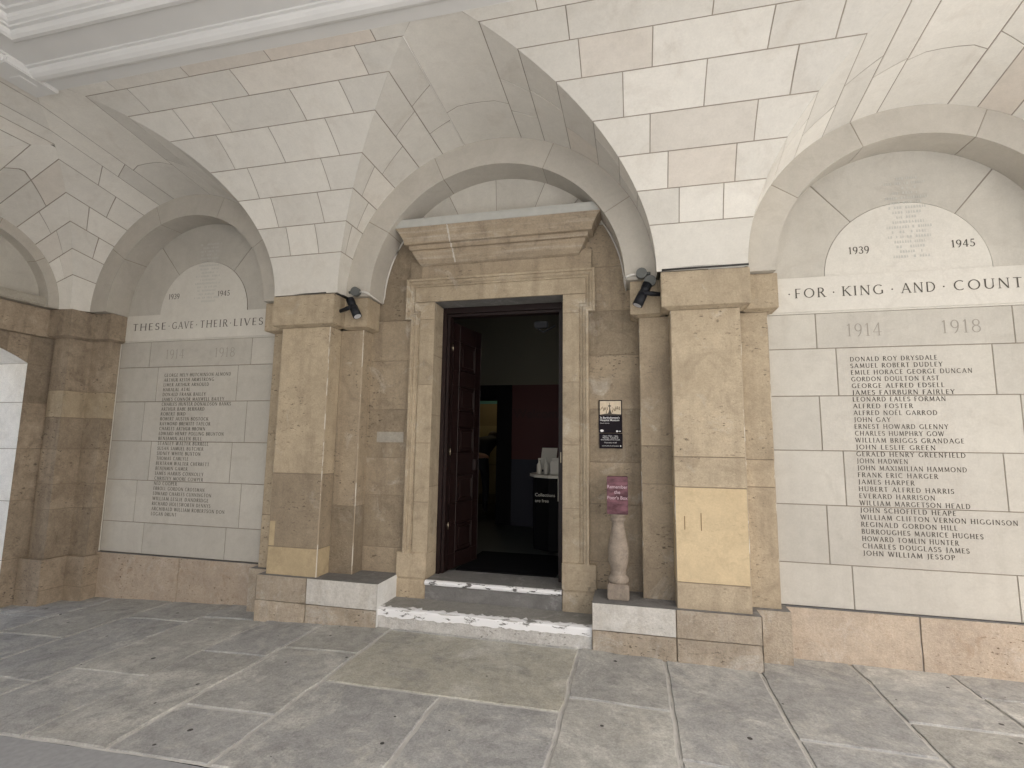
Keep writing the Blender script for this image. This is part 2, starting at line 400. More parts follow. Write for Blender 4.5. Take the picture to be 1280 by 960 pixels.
# ------------------------------------------------------------------ roman capitals drawn as strokes
TK, TN = 0.135, 0.075
def A(cx, cy, rx, ry, a0, a1): return ('a', cx, cy, rx, ry, a0, a1)
def S(x0, y0, x1, y1, w=TK): return ('l', x0, y0, x1, y1, w)
GL = {
 'A': (0.78, [S(.06,0,.39,1,TN), S(.39,1,.72,0), S(.18,.36,.6,.36,TN)], [.06,.72], []),
 'B': (0.62, [S(.12,0,.12,1), A(.3,.755,.21,.215,-90,90), A(.3,.27,.26,.24,-90,90), S(.12,.97,.3,.97,TN), S(.12,.53,.3,.53,TN), S(.12,.03,.3,.03,TN)], [], []),
 'C': (0.8, [A(.46,.5,.38,.47,50,310)], [], []),
 'D': (0.8, [S(.12,0,.12,1), A(.3,.5,.4,.47,-90,90), S(.12,.97,.32,.97,TN), S(.12,.03,.32,.03,TN)], [], []),
 'E': (0.56, [S(.12,0,.12,1), S(.12,.96,.5,.96,TN), S(.12,.52,.44,.52,TN), S(.12,.04,.52,.04,TN)], [], []),
 'F': (0.54, [S(.12,0,.12,1), S(.12,.96,.5,.96,TN), S(.12,.5,.43,.5,TN)], [.12], []),
 'G': (0.84, [A(.46,.5,.38,.47,50,310), S(.72,.08,.72,.44)], [], []),
 'H': (0.8, [S(.12,0,.12,1), S(.68,0,.68,1), S(.12,.52,.68,.52,TN)], [.12,.68], [.12,.68]),
 'I': (0.3, [S(.15,0,.15,1)], [.15], [.15]),
 'J': (0.36, [S(.22,.1,.22,1), A(.08,.1,.14,.2,-100,0)], [], [.22]),
 'K': (0.7, [S(.12,0,.12,1), S(.62,1,.14,.48,TN), S(.26,.58,.66,0)], [.12,.66], [.12,.62]),
 'L': (0.54, [S(.12,0,.12,1), S(.12,.04,.52,.04,TN)], [], [.12]),
 'M': (0.94, [S(.12,0,.17,1,TN), S(.17,1,.47,.08), S(.47,.08,.77,1,TN), S(.77,1,.84,0)], [.12,.84], []),
 'N': (0.82, [S(.12,0,.12,1,TN), S(.12,1,.7,0), S(.7,0,.7,1,TN)], [.12], [.7]),
 'O': (0.92, [A(.46,.5,.38,.47,0,360)], [], []),
 'P': (0.58, [S(.12,0,.12,1), A(.28,.73,.24,.24,-90,90), S(.12,.97,.28,.97,TN), S(.12,.49,.28,.49,TN)], [.12], []),
 'Q': (0.92, [A(.46,.5,.38,.47,0,360), S(.5,.06,.84,-.18)], [], []),
 'R': (0.66, [S(.12,0,.12,1), A(.28,.745,.22,.225,-90,90), S(.12,.97,.28,.97,TN), S(.12,.52,.28,.52,TN), S(.3,.52,.62,0)], [.12,.62], []),
 'S': (0.54, [A(.27,.735,.18,.225,20,270), A(.27,.265,.2,.235,-160,90)], [], []),
 'T': (0.66, [S(.33,0,.33,1), S(.04,.96,.62,.96,TN)], [.33], []),
 'U': (0.78, [S(.12,.3,.12,1), S(.66,.3,.66,1,TN), A(.39,.32,.27,.29,180,360)], [], [.12,.66]),
 'V': (0.76, [S(.06,1,.38,0), S(.38,0,.7,1,TN)], [], [.06,.7]),
 'W': (1.06, [S(.04,1,.3,0), S(.3,0,.52,1,TN), S(.52,1,.78,0), S(.78,0,1.0,1,TN)], [], [.04,1.0]),
 'X': (0.7, [S(.06,1,.64,0), S(.06,0,.64,1,TN)], [.06,.64], [.06,.64]),
 'Y': (0.7, [S(.06,1,.35,.48), S(.35,.48,.64,1,TN), S(.35,0,.35,.5)], [.35], [.06,.64]),
 'Z': (0.62, [S(.08,.96,.56,.96,TN), S(.56,.96,.06,.04), S(.06,.04,.58,.04,TN)], [], []),
 '1': (0.42, [S(.22,0,.22,1), S(.08,.84,.22,.98,TN)], [.22], []),
 '3': (0.54, [A(.25,.75,.19,.22,-90,150), A(.25,.26,.22,.25,-160,90)], [], []),
 '4': (0.62, [S(.42,0,.42,1), S(.04,.28,.6,.28,TN), S(.04,.28,.42,1,TN)], [.42], []),
 '5': (0.54, [S(.14,.55,.16,.97,TN), S(.15,.95,.48,.95), A(.24,.3,.23,.28,-150,110)], [], []),
 '8': (0.56, [A(.28,.75,.19,.22,0,360), A(.28,.27,.23,.25,0,360)], [], []),
 '9': (0.56, [A(.27,.68,.21,.29,0,360), A(.12,.62,.36,.66,-75,10)], [], []),
 '·': (0.3, [A(.15,.45,.04,.04,0,360)], [], []),
 '-': (0.36, [S(.05,.45,.31,.45,TN)], [], []),
 ' ': (0.34, [], [], []),
}
GL['Ë'] = (GL['E'][0], GL['E'][1] + [A(.22,1.2,.03,.03,0,360), A(.42,1.2,.03,.03,0,360)], [], [])


def text_width(s, h, tr): return sum(GL[c][0] + tr for c in s) * h - tr * h


def carve(bm, s, x, z, h, Pf, width=None, tr=0.12, mi=0, d=0.0015, wt=1.0):
    """write s with its baseline at (x, z) on surface Pf"""
    sx = 1.0
    if width: sx = width / text_width(s, h, tr)
    k = 0
    for c in s:
        wd, st, sb, stp = GL[c]
        st = list(st)
        for q in sb: st.append(S(q - .12, .025, q + .12, .025, .05))
        for q in stp: st.append(S(q - .12, .975, q + .12, .975, .05))
        for e in st:
            k += 1; dd = d + (k % 5) * 0.00012
            if e[0] == 'l':
                _, x0, y0, x1, y1, w_ = e; w_ *= wt
                dx, dy = x1 - x0, y1 - y0; ln = math.hypot(dx, dy)
                if ln < 1e-6: continue
                nx, ny = -dy / ln * w_ / 2, dx / ln * w_ / 2
                q = [(x0 + nx, y0 + ny), (x1 + nx, y1 + ny), (x1 - nx, y1 - ny), (x0 - nx, y0 - ny)]
                face(bm, [Pf(x + a * h * sx, z + b * h, dd) for a, b in q], mi)
            else:
                _, cx, cy, rx, ry, a0, a1 = e; n = max(5, int(abs(a1 - a0) / 24))
                prev = None
                for i in range(n + 1):
                    a = R(a0 + (a1 - a0) * i / n); w_ = (TN + (TK - TN) * abs(math.cos(a))) * wt
                    if rx < .06: w_ = .07
                    co, si = math.cos(a), math.sin(a)
                    cur = (bm.verts.new(Pf(x + (cx + (rx + w_ / 2) * co) * h * sx, z + (cy + (ry + w_ / 2) * si) * h, dd)),
                           bm.verts.new(Pf(x + (cx + (rx - w_ / 2) * co) * h * sx, z + (cy + (ry - w_ / 2) * si) * h, dd)))
                    if prev: bm.faces.new((prev[0], cur[0], cur[1], prev[1])).material_index = mi
                    prev = cur
        x += (wd + tr) * h * sx


def sans(name, s, size, loc, mtl, parent, align='LEFT', bold=0.0, spacing=1.0, rot=(math.pi / 2, 0, 0), depth=0.0006):
    cu = bpy.data.curves.new(name, 'FONT'); cu.body = s; cu.size = size; cu.align_x = align; cu.offset = bold * size; cu.extrude = depth
    cu.space_character = spacing
    t = bpy.data.objects.new(name, cu); COL.objects.link(t); t.location = loc; t.rotation_euler = rot
    bpy.context.view_layer.update()
    dg = bpy.context.evaluated_depsgraph_get()
    me = bpy.data.meshes.new_from_object(t.evaluated_get(dg)); me.transform(t.matrix_world)
    bpy.data.objects.remove(t)
    me.materials.clear(); me.materials.append(mtl)
    o = bpy.data.objects.new(name, me); COL.objects.link(o)
    if parent: o.parent = parent; o.matrix_parent_inverse = Matrix.Translation(-parent.location)
    return o

# ------------------------------------------------------------------ ground
bm = BM()
slabs = []
def slab(x0, x1, y0, y1, tone=None, hue=None): slabs.append((x0, x1, y0, y1, tone, hue))
FY = -2.16
for xa, xb_, ys in ((-7.6, -6.3, (-1.6, -0.4)), (-6.3, -5.0, (-1.1,)), (-5.0, -4.25, (-1.45, -0.5)), (-4.25, -3.5, (-0.9,)), (-3.5, -2.77, (-1.6, -0.35)),
                   (-2.77, -2.06, (-1.38, -0.2)), (-2.06, -1.46, (-0.92,)), (-1.46, -0.80, (-1.67, -0.73)),
                   (0.84, 1.50, (-1.9, -0.985)), (1.50, 2.17, (-1.48,)), (2.17, 2.88, (-1.075,)), (2.88, 3.53, (-1.7, -0.69)),
                   (3.53, 4.2, (-1.2, -0.2)), (4.2, 5.0, (-0.8,)), (5.0, 6.0, (-1.3,)), (6.0, 7.5, (-0.7,))):
    yy = [FY] + list(ys) + [0.3 if abs(xa) > 0.9 or xa > 0.8 else -0.2]
    for a, b in zip(yy, yy[1:]): slab(xa, xb_, a, b)
slab(-0.80, 0.84, -1.19, -0.19, 0.25, 1.0)
slab(-0.80, 0.06, FY, -1.19, -0.5, 0.1); slab(0.06, 0.84, FY, -1.19, 0.1, 0.1)
slab(-0.80, 0.84, -0.19, 0.1, 0, .5)
gs = lambda u, v, d: Vector((u, v, zf(u, v) + d))
for x0, x1, y0, y1, t, h in slabs:
    wx = lambda v, x=x0: x + 0.012 * mnoise.fractal(Vector((x * 3, v * 4, 0)), 1, 2, 3); wy = lambda v, x=x1: x + 0.012 * mnoise.fractal(Vector((x * 3, v * 4, 0)), 1, 2, 3)
    block(bm, rough(gs, .005, 3.0), wx, wy, y0, y1, nu=12, nv=14, g=(.011, .011, .010, .010), depth=0.016, ch=0.006, back=0.009, tone=t, hue=h if h is not None else random.uniform(0, .7), jit=.003)
pav = struct(obj('pavement', bm, [FLAG, MORTARF]))
bm = BM()
N_ = 24
xs = [-400, -60, -20, -10, -8] + [-7.6 + i * 0.65 for i in range(24)] + [9, 12, 20, 60, 400]
ys_ = [-400, -60, -20, -10, -6, -4, -3, FY - 0.003]
gv = [[bm.verts.new((x, y, (zf(max(-7.6, min(7.6, x))) - 0.006))) for x in xs] for y in ys_]
for j in range(len(ys_) - 1):
    for i in range(len(xs) - 1): bm.faces.new((gv[j][i], gv[j][i + 1], gv[j + 1][i + 1], gv[j + 1][i])).smooth = True
struct(obj('carriageway', bm, ASPH))
bm = BM()
z_ = zf(-7.6) - 0.014
face(bm, [(-400, FY, z_), (-7.6, FY, z_), (-7.6, 400, z_), (-400, 400, z_)])
face(bm, [(7.6, FY, zf(7) - .014), (400, FY, zf(7) - .014), (400, 400, zf(7) - .014), (7.6, 400, zf(7) - .014)])
face(bm, [(-7.6, 8, z_), (7.6, 8, z_), (7.6, 400, z_), (-7.6, 400, z_)])
struct(obj('street_ground', bm, ASPH))

# ------------------------------------------------------------------ vault
def covefn(x, th, d):
    a = R(th); r = RC - d
    return Vector((x, Y0 - RC + r * math.cos(a), ZT + r * math.sin(a)))


def ygro(th): return max(YCE - 0.02, Y0 - RC * (1 - abs(math.cos(R(th)))))


def tunnelfn(xc, rr, yr, aR, aL):
    def f(th, t, d):
        a = R(th); co, si = math.cos(a), math.sin(a)
        ag = aR if co > 0 else aL
        p = Vector((xc + rr * co, yr, ZT + rr * si)); q = Vector((xc + ag * co, ygro(th), ZT + RC * si))
        return p.lerp(q, t) + Vector((-co, 0, -si)) * d
    return f


vault = thing('stone_vault', 'pale limestone cross vault of coursed blocks curving over the wall and doorway', 'vault', (0, -0.22, 3.06))
SV = RC * math.pi / 180


TON = {(q, i): random.uniform(-1, 1) for q in range(9) for i in range(9)}


def cove_part(xl, xr, joints, tl, tr, name='cove'):
    bm = BM()
    for i in range(8):
        t0, t1 = TH[i], TH[i + 1]
        js = [xl] + list(joints[i]) + [xr]
        for k in range(len(js) - 1):
            gl = 0.0 if k == 0 else .0028; gr = 0.0 if k == len(js) - 2 else .0028
            block(bm, covefn, js[k], js[k + 1], t0, t1, nu=5, nv=4, g=(gl, gr, .0028 if i else .002, .0028), sv=SV, tone=(TON[(tl, i)] if k == 0 else TON[(tr, i)] if k == len(js) - 2 else None), hue=(.3 if k in (0, len(js) - 2) else None))
    return obj(name, bm, [VAULT, MORTAR], vault)


gx = lambda th: C1 * math.cos(R(th))
gs_ = lambda th: R1 * math.cos(R(th))
cove_part(gx, lambda t: XB - gs_(t), [[], [1.68, 2.02], [1.59, 2.10], [1.45, 2.22], [1.25, 1.84, 2.43], [.95, 1.46, 2.23, 2.65], [.89, 1.84, 2.6], [.7, 1.5, 2.3, 3.0]], 1, 2)
cove_part(lambda t: -XB + gs_(t), lambda t: -gx(t), [[], [-2.01, -1.69], [-2.09, -1.58], [-2.21, -1.43], [-2.34, -1.79, -1.23], [-2.57, -2.16, -1.4, -.95], [-2.8, -1.78, -.68], [-2.9, -2.16, -1.39, -.5]], 3, 0)
cove_part(lambda t: XB + gs_(t), 7.55, [[6.1], [5.5, 6.6], [5.2, 6.1, 7.0], [5.5, 6.5], [5.1, 6.0, 6.9], [4.8, 5.6, 6.6], [4.5, 5.3, 6.2, 7.0], [4.4, 5.5, 6.6]], 4, 5)


def tunnel_part(xc, rr, yr, aR, aL, seed, tR, tL, half=None):
    bm = BM(); f = tunnelfn(xc, rr, yr, aR, aL); rnd = random.Random(seed)
    ang = TH[:7] + [79.0]
    spans = [(ang[i], ang[i + 1], i) for i in range(7)] + [(180 - ang[i + 1], 180 - ang[i], i) for i in range(7)] + [(79.0, 101.0, 7)]
    for a0, a1, i in spans:
        if half == 'R' and a0 < 90 and i < 7: pass
        mid = (a0 + a1) / 2; ln = abs(yr - ygro(mid))
        n = max(1, round(ln / 0.5)); off = 0.14 * (1 if i % 2 else -1)
        ts = [0] + [min(.88, max(.12, (k + 0.5 + off * 1.2 + rnd.uniform(-.1, .1)) / n - (0.5 / n if n > 1 else 0))) for k in range(1, n)] + [1]
        if n == 1 and ln > .25: ts = [0, .5 + off, 1]
        if i == 7: ts = [0, .36, 1]
        for k in range(len(ts) - 1):
            block(bm, f, a0, a1, ts[k], ts[k + 1], nu=5, nv=3, g=(.003, .003, 0.0 if k == 0 else .003, 0.0 if k == len(ts) - 2 else .003), su=rr * math.pi / 180, sv=max(ln, .1),
                  tone=(TON[(tR if mid < 90 else tL, i)] if k == len(ts) - 2 and i < 7 else None), hue=(.3 if k == len(ts) - 2 else None))
    return obj('lunette_tunnel', bm, [VAULT, MORTAR], vault)


tunnel_part(0, C1, YC, C1, C1, 1, 1, 0)
bm = BM(); tf = tunnelfn(0, C1, YC, C1, C1)
tube(bm, [tf(101.0, q / 10, .0015) for q in range(11)], .0042, 6); obj('pale_joint', bm, plain('pale_mortar', (0.75, 0.73, 0.68), .9), vault)
tunnel_part(XB, R1, YR, R1, R1, 2, 4, 2)
AL = 1.39
tunnel_part(-XB, R1, YR, R1, AL, 3, 3, 6)
# vault over the left end wall: its own lunette and the strip of cove above it
YLC, RL, XL = -1.08, 0.83, -5.0
THL = math.degrees(math.acos(1 - (-0.22 - YLC) / RC))
def leftf(ph, t, d):
    a = R(ph); co, si = math.cos(a), math.sin(a)
    th = THL * (ph / 90 if ph <= 90 else (180 - ph) / 90)
    yg = -0.22 - RC * (1 - math.cos(R(th)))
    if ph > 90: yg = 2 * YLC - yg
    p = Vector((XL, YLC + RL * co, ZT + RL * si)); q = Vector((-XB - AL * math.cos(R(th)), yg, ZT + RC * math.sin(R(th))))
    return p.lerp(q, t) + Vector((0.15, -co, -si)) * d
bm = BM()
phs = [x * 90 / THL for x in TH[:6]]
sp = [(phs[i], phs[i + 1]) for i in range(5)] + [(180 - phs[i + 1], 180 - phs[i]) for i in range(5)] + [(phs[5], 180 - phs[5])]
for k, (a0, a1) in enumerate(sp):
    ts = [0, .45 if k % 2 else .6, 1] if k not in (0, 5) else [0, 1]
    for q in range(len(ts) - 1):
        block(bm, leftf, a0, a1, ts[q], ts[q + 1], nu=5, nv=3, g=(.003, .003, 0 if q == 0 else .003, 0 if q == len(ts) - 2 else .003), su=RL * math.pi / 180, sv=.6)
obj('lunette_tunnel', bm, [VAULT, MORTAR], vault)
bm = BM()
def lcove(y, th, d):
    a = R(th); return Vector((-XB - (AL - d) * math.cos(a), y, ZT + (RC - d) * math.sin(a)))
for i, (a0, a1) in enumerate(((THL, 70.0), (70.0, 79.0), (79.0, 82.8))):
    yb = lambda th: -0.22 - RC * (1 - math.cos(R(th)))
    js = [-5.0, -4.2, -3.4 - .3 * i, -2.7 + .2 * i, -2.0 - .3 * i, yb]
    for k in range(5): block(bm, lcove, js[k], js[k + 1], a0, a1, nu=3, nv=2, g=(.003, 0 if k == 4 else .003, .003, .003), sv=SV)
for i in range(6):
    a0, a1 = TH[i], min(TH[i + 1], THL)
    if a1 <= a0: continue
    ye = lambda th: 2 * YLC + 0.22 + RC * (1 - math.cos(R(th)))
    js = [-5.0, -3.6 - .2 * (i % 2), -2.7 + .2 * (i % 2), ye]
    for k in range(3): block(bm, lcove, js[k], js[k + 1], a0, a1, nu=4, nv=3, g=(.003, 0 if k == 2 else .003, .003, .003), sv=SV)
obj('cove', bm, [VAULT, MORTAR], vault)

# ------------------------------------------------------------------ arch rings
def ring(xc, yr, ro_, ri, yb, rb, cuts, label, group):
    t = thing('stone_arch', label, 'arch', (xc, yr, ZT), group)
    bm = BM()
    cs = [0] + cuts + [180]
    ff = lambda a, r, d: Vector((xc + r * math.cos(R(a)), yr - d, ZT + r * math.sin(R(a))))
    def fs(a, q, d):
        r = ri + (rb - ri) * q - d
        return Vector((xc + r * math.cos(R(a)), yr + (yb - yr) * q, ZT + r * math.sin(R(a))))
    for k in range(len(cs) - 1):
        a0, a1 = cs[k], cs[k + 1]; tn = random.uniform(-1, 1)
        n = max(4, int((a1 - a0) / 3))
        ga = .0025 if k else 0; gb = .0025 if k < len(cs) - 2 else 0
        block(bm, ff, a0, a1, ri, ro_, nu=n, nv=2, g=(ga, gb, 0, 0), su=ro_ * math.pi / 180, tone=tn, jit=0)
        block(bm, fs, a0, a1, 0, 1, nu=n, nv=2, g=(ga, gb, 0, 0), su=ri * math.pi / 180, sv=yb - yr, tone=tn, jit=0)
    for sg in (-1, 1): face(bm, [(xc + sg * ri, yr, ZT + .001), (xc + sg * ro_, yr, ZT + .001), (xc + sg * ro_, yb, ZT + .001), (xc + sg * rb, yb, ZT + .001)])
    obj('voussoirs', bm, [RING, MORTAR], t)
    return t


G = 'arches round the wall recesses'
ring(0, YC, C1, C2, YW + .02, C2, [31, 66.5, 113.5, 149], 'plain stone arch over the museum doorway, the tallest of the arches', G)
ring(XB, YR, R1, R2, YP + .01, RW, [35, 67, 110, 145], 'plain stone arch over the panel that reads FOR KING AND COUNTRY', G)
ring(-XB, YR, R1, R2, YP + .01, RW, [35, 70, 112, 145], 'plain stone arch over the panel that reads THESE GAVE THEIR LIVES', G)
# the end wall's arch
ta = thing('stone_arch', 'plain stone arch above the bright side opening at the left edge', 'arch', (XL, YLC, ZT), G)
bm = BM()
fa = lambda a, r, d: Vector((XL + d, YLC + r * math.cos(R(a)), ZT + r * math.sin(R(a))))
fb = lambda a, q, d: Vector((XL - 0.22 * q, YLC + (RL - .11 - d) * math.cos(R(a)), ZT + (RL - .11 - d) * math.sin(R(a))))
for a0, a1 in ((0, 40), (40, 75), (75, 110), (110, 145), (145, 180)):
    tn = random.uniform(-1, 1)
    block(bm, fa, a0, a1, RL - .11, RL, nu=8, nv=1, g=(.002, .002, 0, 0), su=RL * math.pi / 180, tone=tn, jit=0)
    block(bm, fb, a0, a1, 0, 1, nu=8, nv=1, g=(.002, .002, 0, 0), su=RL * math.pi / 180, sv=.22, tone=tn, jit=0)
obj('voussoirs', bm, [RING, MORTAR], ta)

# ------------------------------------------------------------------ plaster ceiling
ceil_t = thing('plaster_ceiling', 'flat white plaster ceiling with moulded border above the vault', 'ceiling', (-1, -3, 4.55))
XLE = -XB - AL * math.cos(R(82.8))
prof = [(0.0, 0.06), (0.0, 0.0), (0.115, -0.002), (0.118, -0.014), (0.132, -0.024), (0.155, -0.030), (0.185, -0.026), (0.21, -0.012), (0.228, 0.006), (0.232, 0.02), (0.252, 0.022), (0.255, 0.034),
        (0.45, 0.034), (0.453, 0.020), (0.47, 0.008), (0.495, 0.006), (0.515, 0.018), (0.525, 0.036), (0.528, 0.050), (0.552, 0.050), (0.555, 0.062), (0.575, 0.066), (0.592, 0.082), (0.60, 0.102), (0.632, 0.106), (0.635, 0.122)]
bm = BM()
def frame_pt(s, o, h):     # s: 0 right end, 1 left corner, 2 far end along -y
    if s == 0: return Vector((7.55, YCE - o, ZC + h))
    if s == 1: return Vector((XLE + o, YCE - o, ZC + h))
    return Vector((XLE + o, -7.15, ZC + h))
for s in (0, 1):
    for (o0, h0), (o1, h1) in zip(prof, prof[1:]):
        f = bm.faces.new([bm.verts.new(q) for q in (frame_pt(s, o0, h0), frame_pt(s + 1, o0, h0), frame_pt(s + 1, o1, h1), frame_pt(s, o1, h1))])
obj('moulded_border', bm, PLASTER, ceil_t)
bm = BM(); o, h = prof[-1]
face(bm, [(7.55, YCE - o, ZC + h), (XLE + o, YCE - o, ZC + h), (XLE + o, -7.15, ZC + h), (7.55, -7.15, ZC + h)])
obj('ceiling_panel', bm, PLASTER, ceil_t)
bm = BM()
box(bm, XLE - .004, XLE + .25, YCE - .38, YCE + .003, ZC - .03, ZC + .06, .008)
box(bm, XLE + .06, XLE + .18, YCE - .24, YCE - .11, ZC - .036, ZC - .025, .004)
obj('corner_block', bm, PLASTER, ceil_t)
# unseen block added above, sized to keep the passage in shade
bm = BM()
box(bm, -6.0, 7.6, -7.2, 6.7, 4.70, 6.3, 0)
up_t = obj('unseen_shade_block', bm, OUTW); tag(up_t, 'unseen stone block added over the vaulted passage to shade it', 'shade block')

# ------------------------------------------------------------------ piers
def band_wall(bm, Pf, u0, u1, zs, mi=0, mb=1, tones=None, g=.0025, nu=2, nv=3, mis=None, sides=(0, 0)):
    for k in range(len(zs) - 1):
        block(bm, Pf, u0, u1, zs[k], zs[k + 1], nu=nu, nv=nv, g=(sides[0], sides[1], g if k else 0, g if k < len(zs) - 2 else 0), tone=(tones[k] if tones else None),
              mi=(mis[k] if mis else mi), mb=mb, depth=.006, back=.004, ch=.003, jit=.0006)


def shaft_box(bm, x0, x1, yf, yb, zs, mis=None, tones=None):
    """front and two side faces of a pilaster, coursed at zs, softened corners"""
    c = 0.007
    tn = tones or [random.uniform(-1, 1) for _ in zs]
    band_wall(bm, wallY(yf), x0 + c, x1 - c, zs, tones=tn, mis=mis)
    lt = bm.faces.layers.float['tone']
    for s, x in ((-1, x0), (1, x1)):
        Pf = flat((x, 0, 0), (0, 1, 0), (0, 0, 1), (s, 0, 0))
        band_wall(bm, Pf, yf + c, yb, zs, tones=tn, mis=mis, nu=1)
        for k in range(len(zs) - 1):
            xc = x - s * c
            f = face(bm, [(xc, yf, zs[k]), (x, yf + c, zs[k]), (x, yf + c, zs[k + 1]), (xc, yf, zs[k + 1])], 4, tn[k])


def cap_block(bm, x0, x1, y0, y1):
    """plain impost block with a splayed underside"""
    box(bm, x0, x1, y0, y1, ZB, ZT - .002, .005)
    i = 0.058
    a = [(x0 + .004, y0 + .004), (x1 - .004, y0 + .004), (x1 - .004, y1), (x0 + .004, y1)]; b = [(x0 + i, y0 + i), (x1 - i, y0 + i), (x1 - i, y1), (x0 + i, y1)]
    for k in (3, 0, 1):
        k2 = (k + 1) % 4
        face(bm, [(*a[k], ZB + .006), (*a[k2], ZB + .006), (*b[k2], ZB - .014), (*b[k], ZB - .014)])
    face(bm, [(*q, ZB - .014) for q in b])


def pier(s, label, zs_main, mis_main, zs_in, zs_out, tones=None, mats=None, whites=True):
    t = thing('stone_pier', label, 'pier', (s * (P1 + P2) / 2, YF, 0), 'stone piers between the arches')
    mats = mats or [BROWN, MORTARB, YELLOW, BROWND, WORN, YELLOWD]
    X = lambda a, b: (s * a, s * b) if s > 0 else (s * b, s * a)
    bm = BM(); a, b = X(P1, P2); shaft_box(bm, a, b, YF, YS, zs_main, mis_main, tones); obj('shaft', bm, mats, t)
    bm = BM(); a, b = X(XI, P1 + .004); shaft_box(bm, a, b, YS, YW, zs_in, [3] * (len(zs_in) - 1)); obj('stepped_shaft', bm, mats, t)
    bm = BM(); a, b = X(P2 - .004, XO); shaft_box(bm, a, b, YS - .003, YP, zs_out); obj('stepped_shaft', bm, mats, t)
    bm = BM()
    a, b = X(P1 - CP, P2 + CP); cap_block(bm, a, b, YF - CP, YS - .05)
    a, b = X(XI - CP, P1 - CP + .05); cap_block(bm, a, b, YS - CP, YW - .001)
    a, b = X(P2 + CP - .05, XO + CP); cap_block(bm, a, b, YS - CP - .002, YP + .02)
    obj('capital', bm, mats, t)
    bm = BM()
    z0 = min(zf(s * Q), zf(s * XO)) - .1
    xq, xm = s * Q, s * (P2 + PE)
    xj = s * (P1 - .012 if s > 0 else 1.66)
    Pf = wallY(YF - PE); zm = .16 if s > 0 else .14
    lo, hi = sorted((xq, xj)); lo2, hi2 = sorted((xj, xm))
    for (l, h_, mtop) in ((lo, hi, 2), (lo2, hi2, 0)):
        block(bm, rough(Pf, .004, 7), l, h_, zm, ZP, nu=20, nv=8, g=(.003, .003, .002, 0), mi=mtop, depth=.014, back=.012)
        block(bm, rough(Pf, .016, 7), l, h_, z0, zm, nu=30, nv=10, g=(.003, .003, 0, .002), mi=0, depth=.024, back=.021, jit=.006)
    # sides, step-back and top ledge
    for x_, sg in ((xq, -s), (xm, s)):
        Pq = flat((x_, 0, 0), (0, 1, 0), (0, 0, 1), (sg, 0, 0))
        block(bm, Pq, YF - PE, YW - .001 if x_ == xq else YS - PE, z0, ZP, nu=3, nv=4, g=(0, 0, 0, 0), mi=(4 if x_ == xq and s < 0 else 2 if x_ == xq else 0), back=0)
    lo, hi = sorted((xm, s * (XO + PE)))
    block(bm, wallY(YS - PE), lo, hi, z0, ZP - .003, nu=3, nv=4, g=(0, 0, 0, 0), mi=0, back=0)
    Pq = flat((s * (XO + PE), 0, 0), (0, 1, 0), (0, 0, 1), (s, 0, 0))
    block(bm, Pq, YS - PE, YP, z0, ZP - .003, nu=2, nv=3, g=(0, 0, 0, 0), back=0)
    lo, hi = sorted((xq, s * (P2 + PE)))
    block(bm, flat((0, 0, ZP), (1, 0, 0), (0, 1, 0), (0, 0, 1)), lo, hi, YF - PE, YW, nu=8, nv=4, g=(0, 0, 0, 0), mi=3, back=0, jit=0)
    lo, hi = sorted((s * (P2 + PE), s * (XO + PE)))
    block(bm, flat((0, 0, ZP - .003), (1, 0, 0), (0, 1, 0), (0, 0, 1)), lo, hi, YS - PE, YP, nu=3, nv=2, g=(0, 0, 0, 0), mi=3, back=0, jit=0)
    obj('plinth', bm, [PLINTH, MORTARB, PLINTHW, LEDGE, WHITESIDE], t)
    return t


pier(1, 'brown stone pier with a square yellow repair, right of the doorway', [ZP, .562, 1.296, 1.535, ZSH], [0, 2, 0, 0], [ZP, 1.3, 1.62, ZSH], [ZP, 1.30, 1.52, ZSH], tones=[-.2, 0, -.1, .45])
rp = SC.objects['stone_pier']
bm = BM()
for x, z0, z1 in ((1.668, .965, 1.07), (1.792, .962, 1.098)): box(bm, x, x + .007, YF - .0025, YF + .002, z0, z1, .001)
obj('scratch_mark', bm, plain('scratch_brown', (0.25, 0.17, 0.09), .9), rp)
lp = pier(-1, 'brown stone pier with a yellow patched foot, left of the doorway', [ZP, .62, 1.31, ZSH], [5, 3, 0], [ZP, 1.0, ZSH], [ZP, .88, 1.7, ZSH], tones=[-.6, .1, .25])
bm = BM(); block(bm, wallY(YF - .001), -P2 + .007, -P2 + .075, .624, .86, nu=1, nv=2, depth=.004, back=0, tone=-.6)
obj('repair_patch', bm, [YELLOWD, MORTARB], lp)
# next pier along, just out of frame on the right
pr = thing('stone_pier', 'brown stone pier at the far right end beyond the memorial', 'pier', (5.11, YF, 0), 'stone piers between the arches')
bm = BM(); shaft_box(bm, 4.83, 5.4, YF, YP, [ZP, 1.3, ZSH]); shaft_box(bm, 4.58, 4.834, YS, YP, [ZP, 1.3, ZSH]); obj('shaft', bm, [BROWN, MORTARB, YELLOW, BROWND, WORN], pr)
bm = BM(); cap_block(bm, 4.76, 5.47, YF - CP, YS); cap_block(bm, 4.51, 4.8, YS - CP, YP); obj('capital', bm, BROWN, pr)
bm = BM(); box(bm, 4.53, 5.6, YS - PE, YP, -.2, ZP - .003, .006); box(bm, 4.777, 5.45, YF - PE, YS, -.2, ZP, .006); obj('plinth', bm, PLINTH, pr)

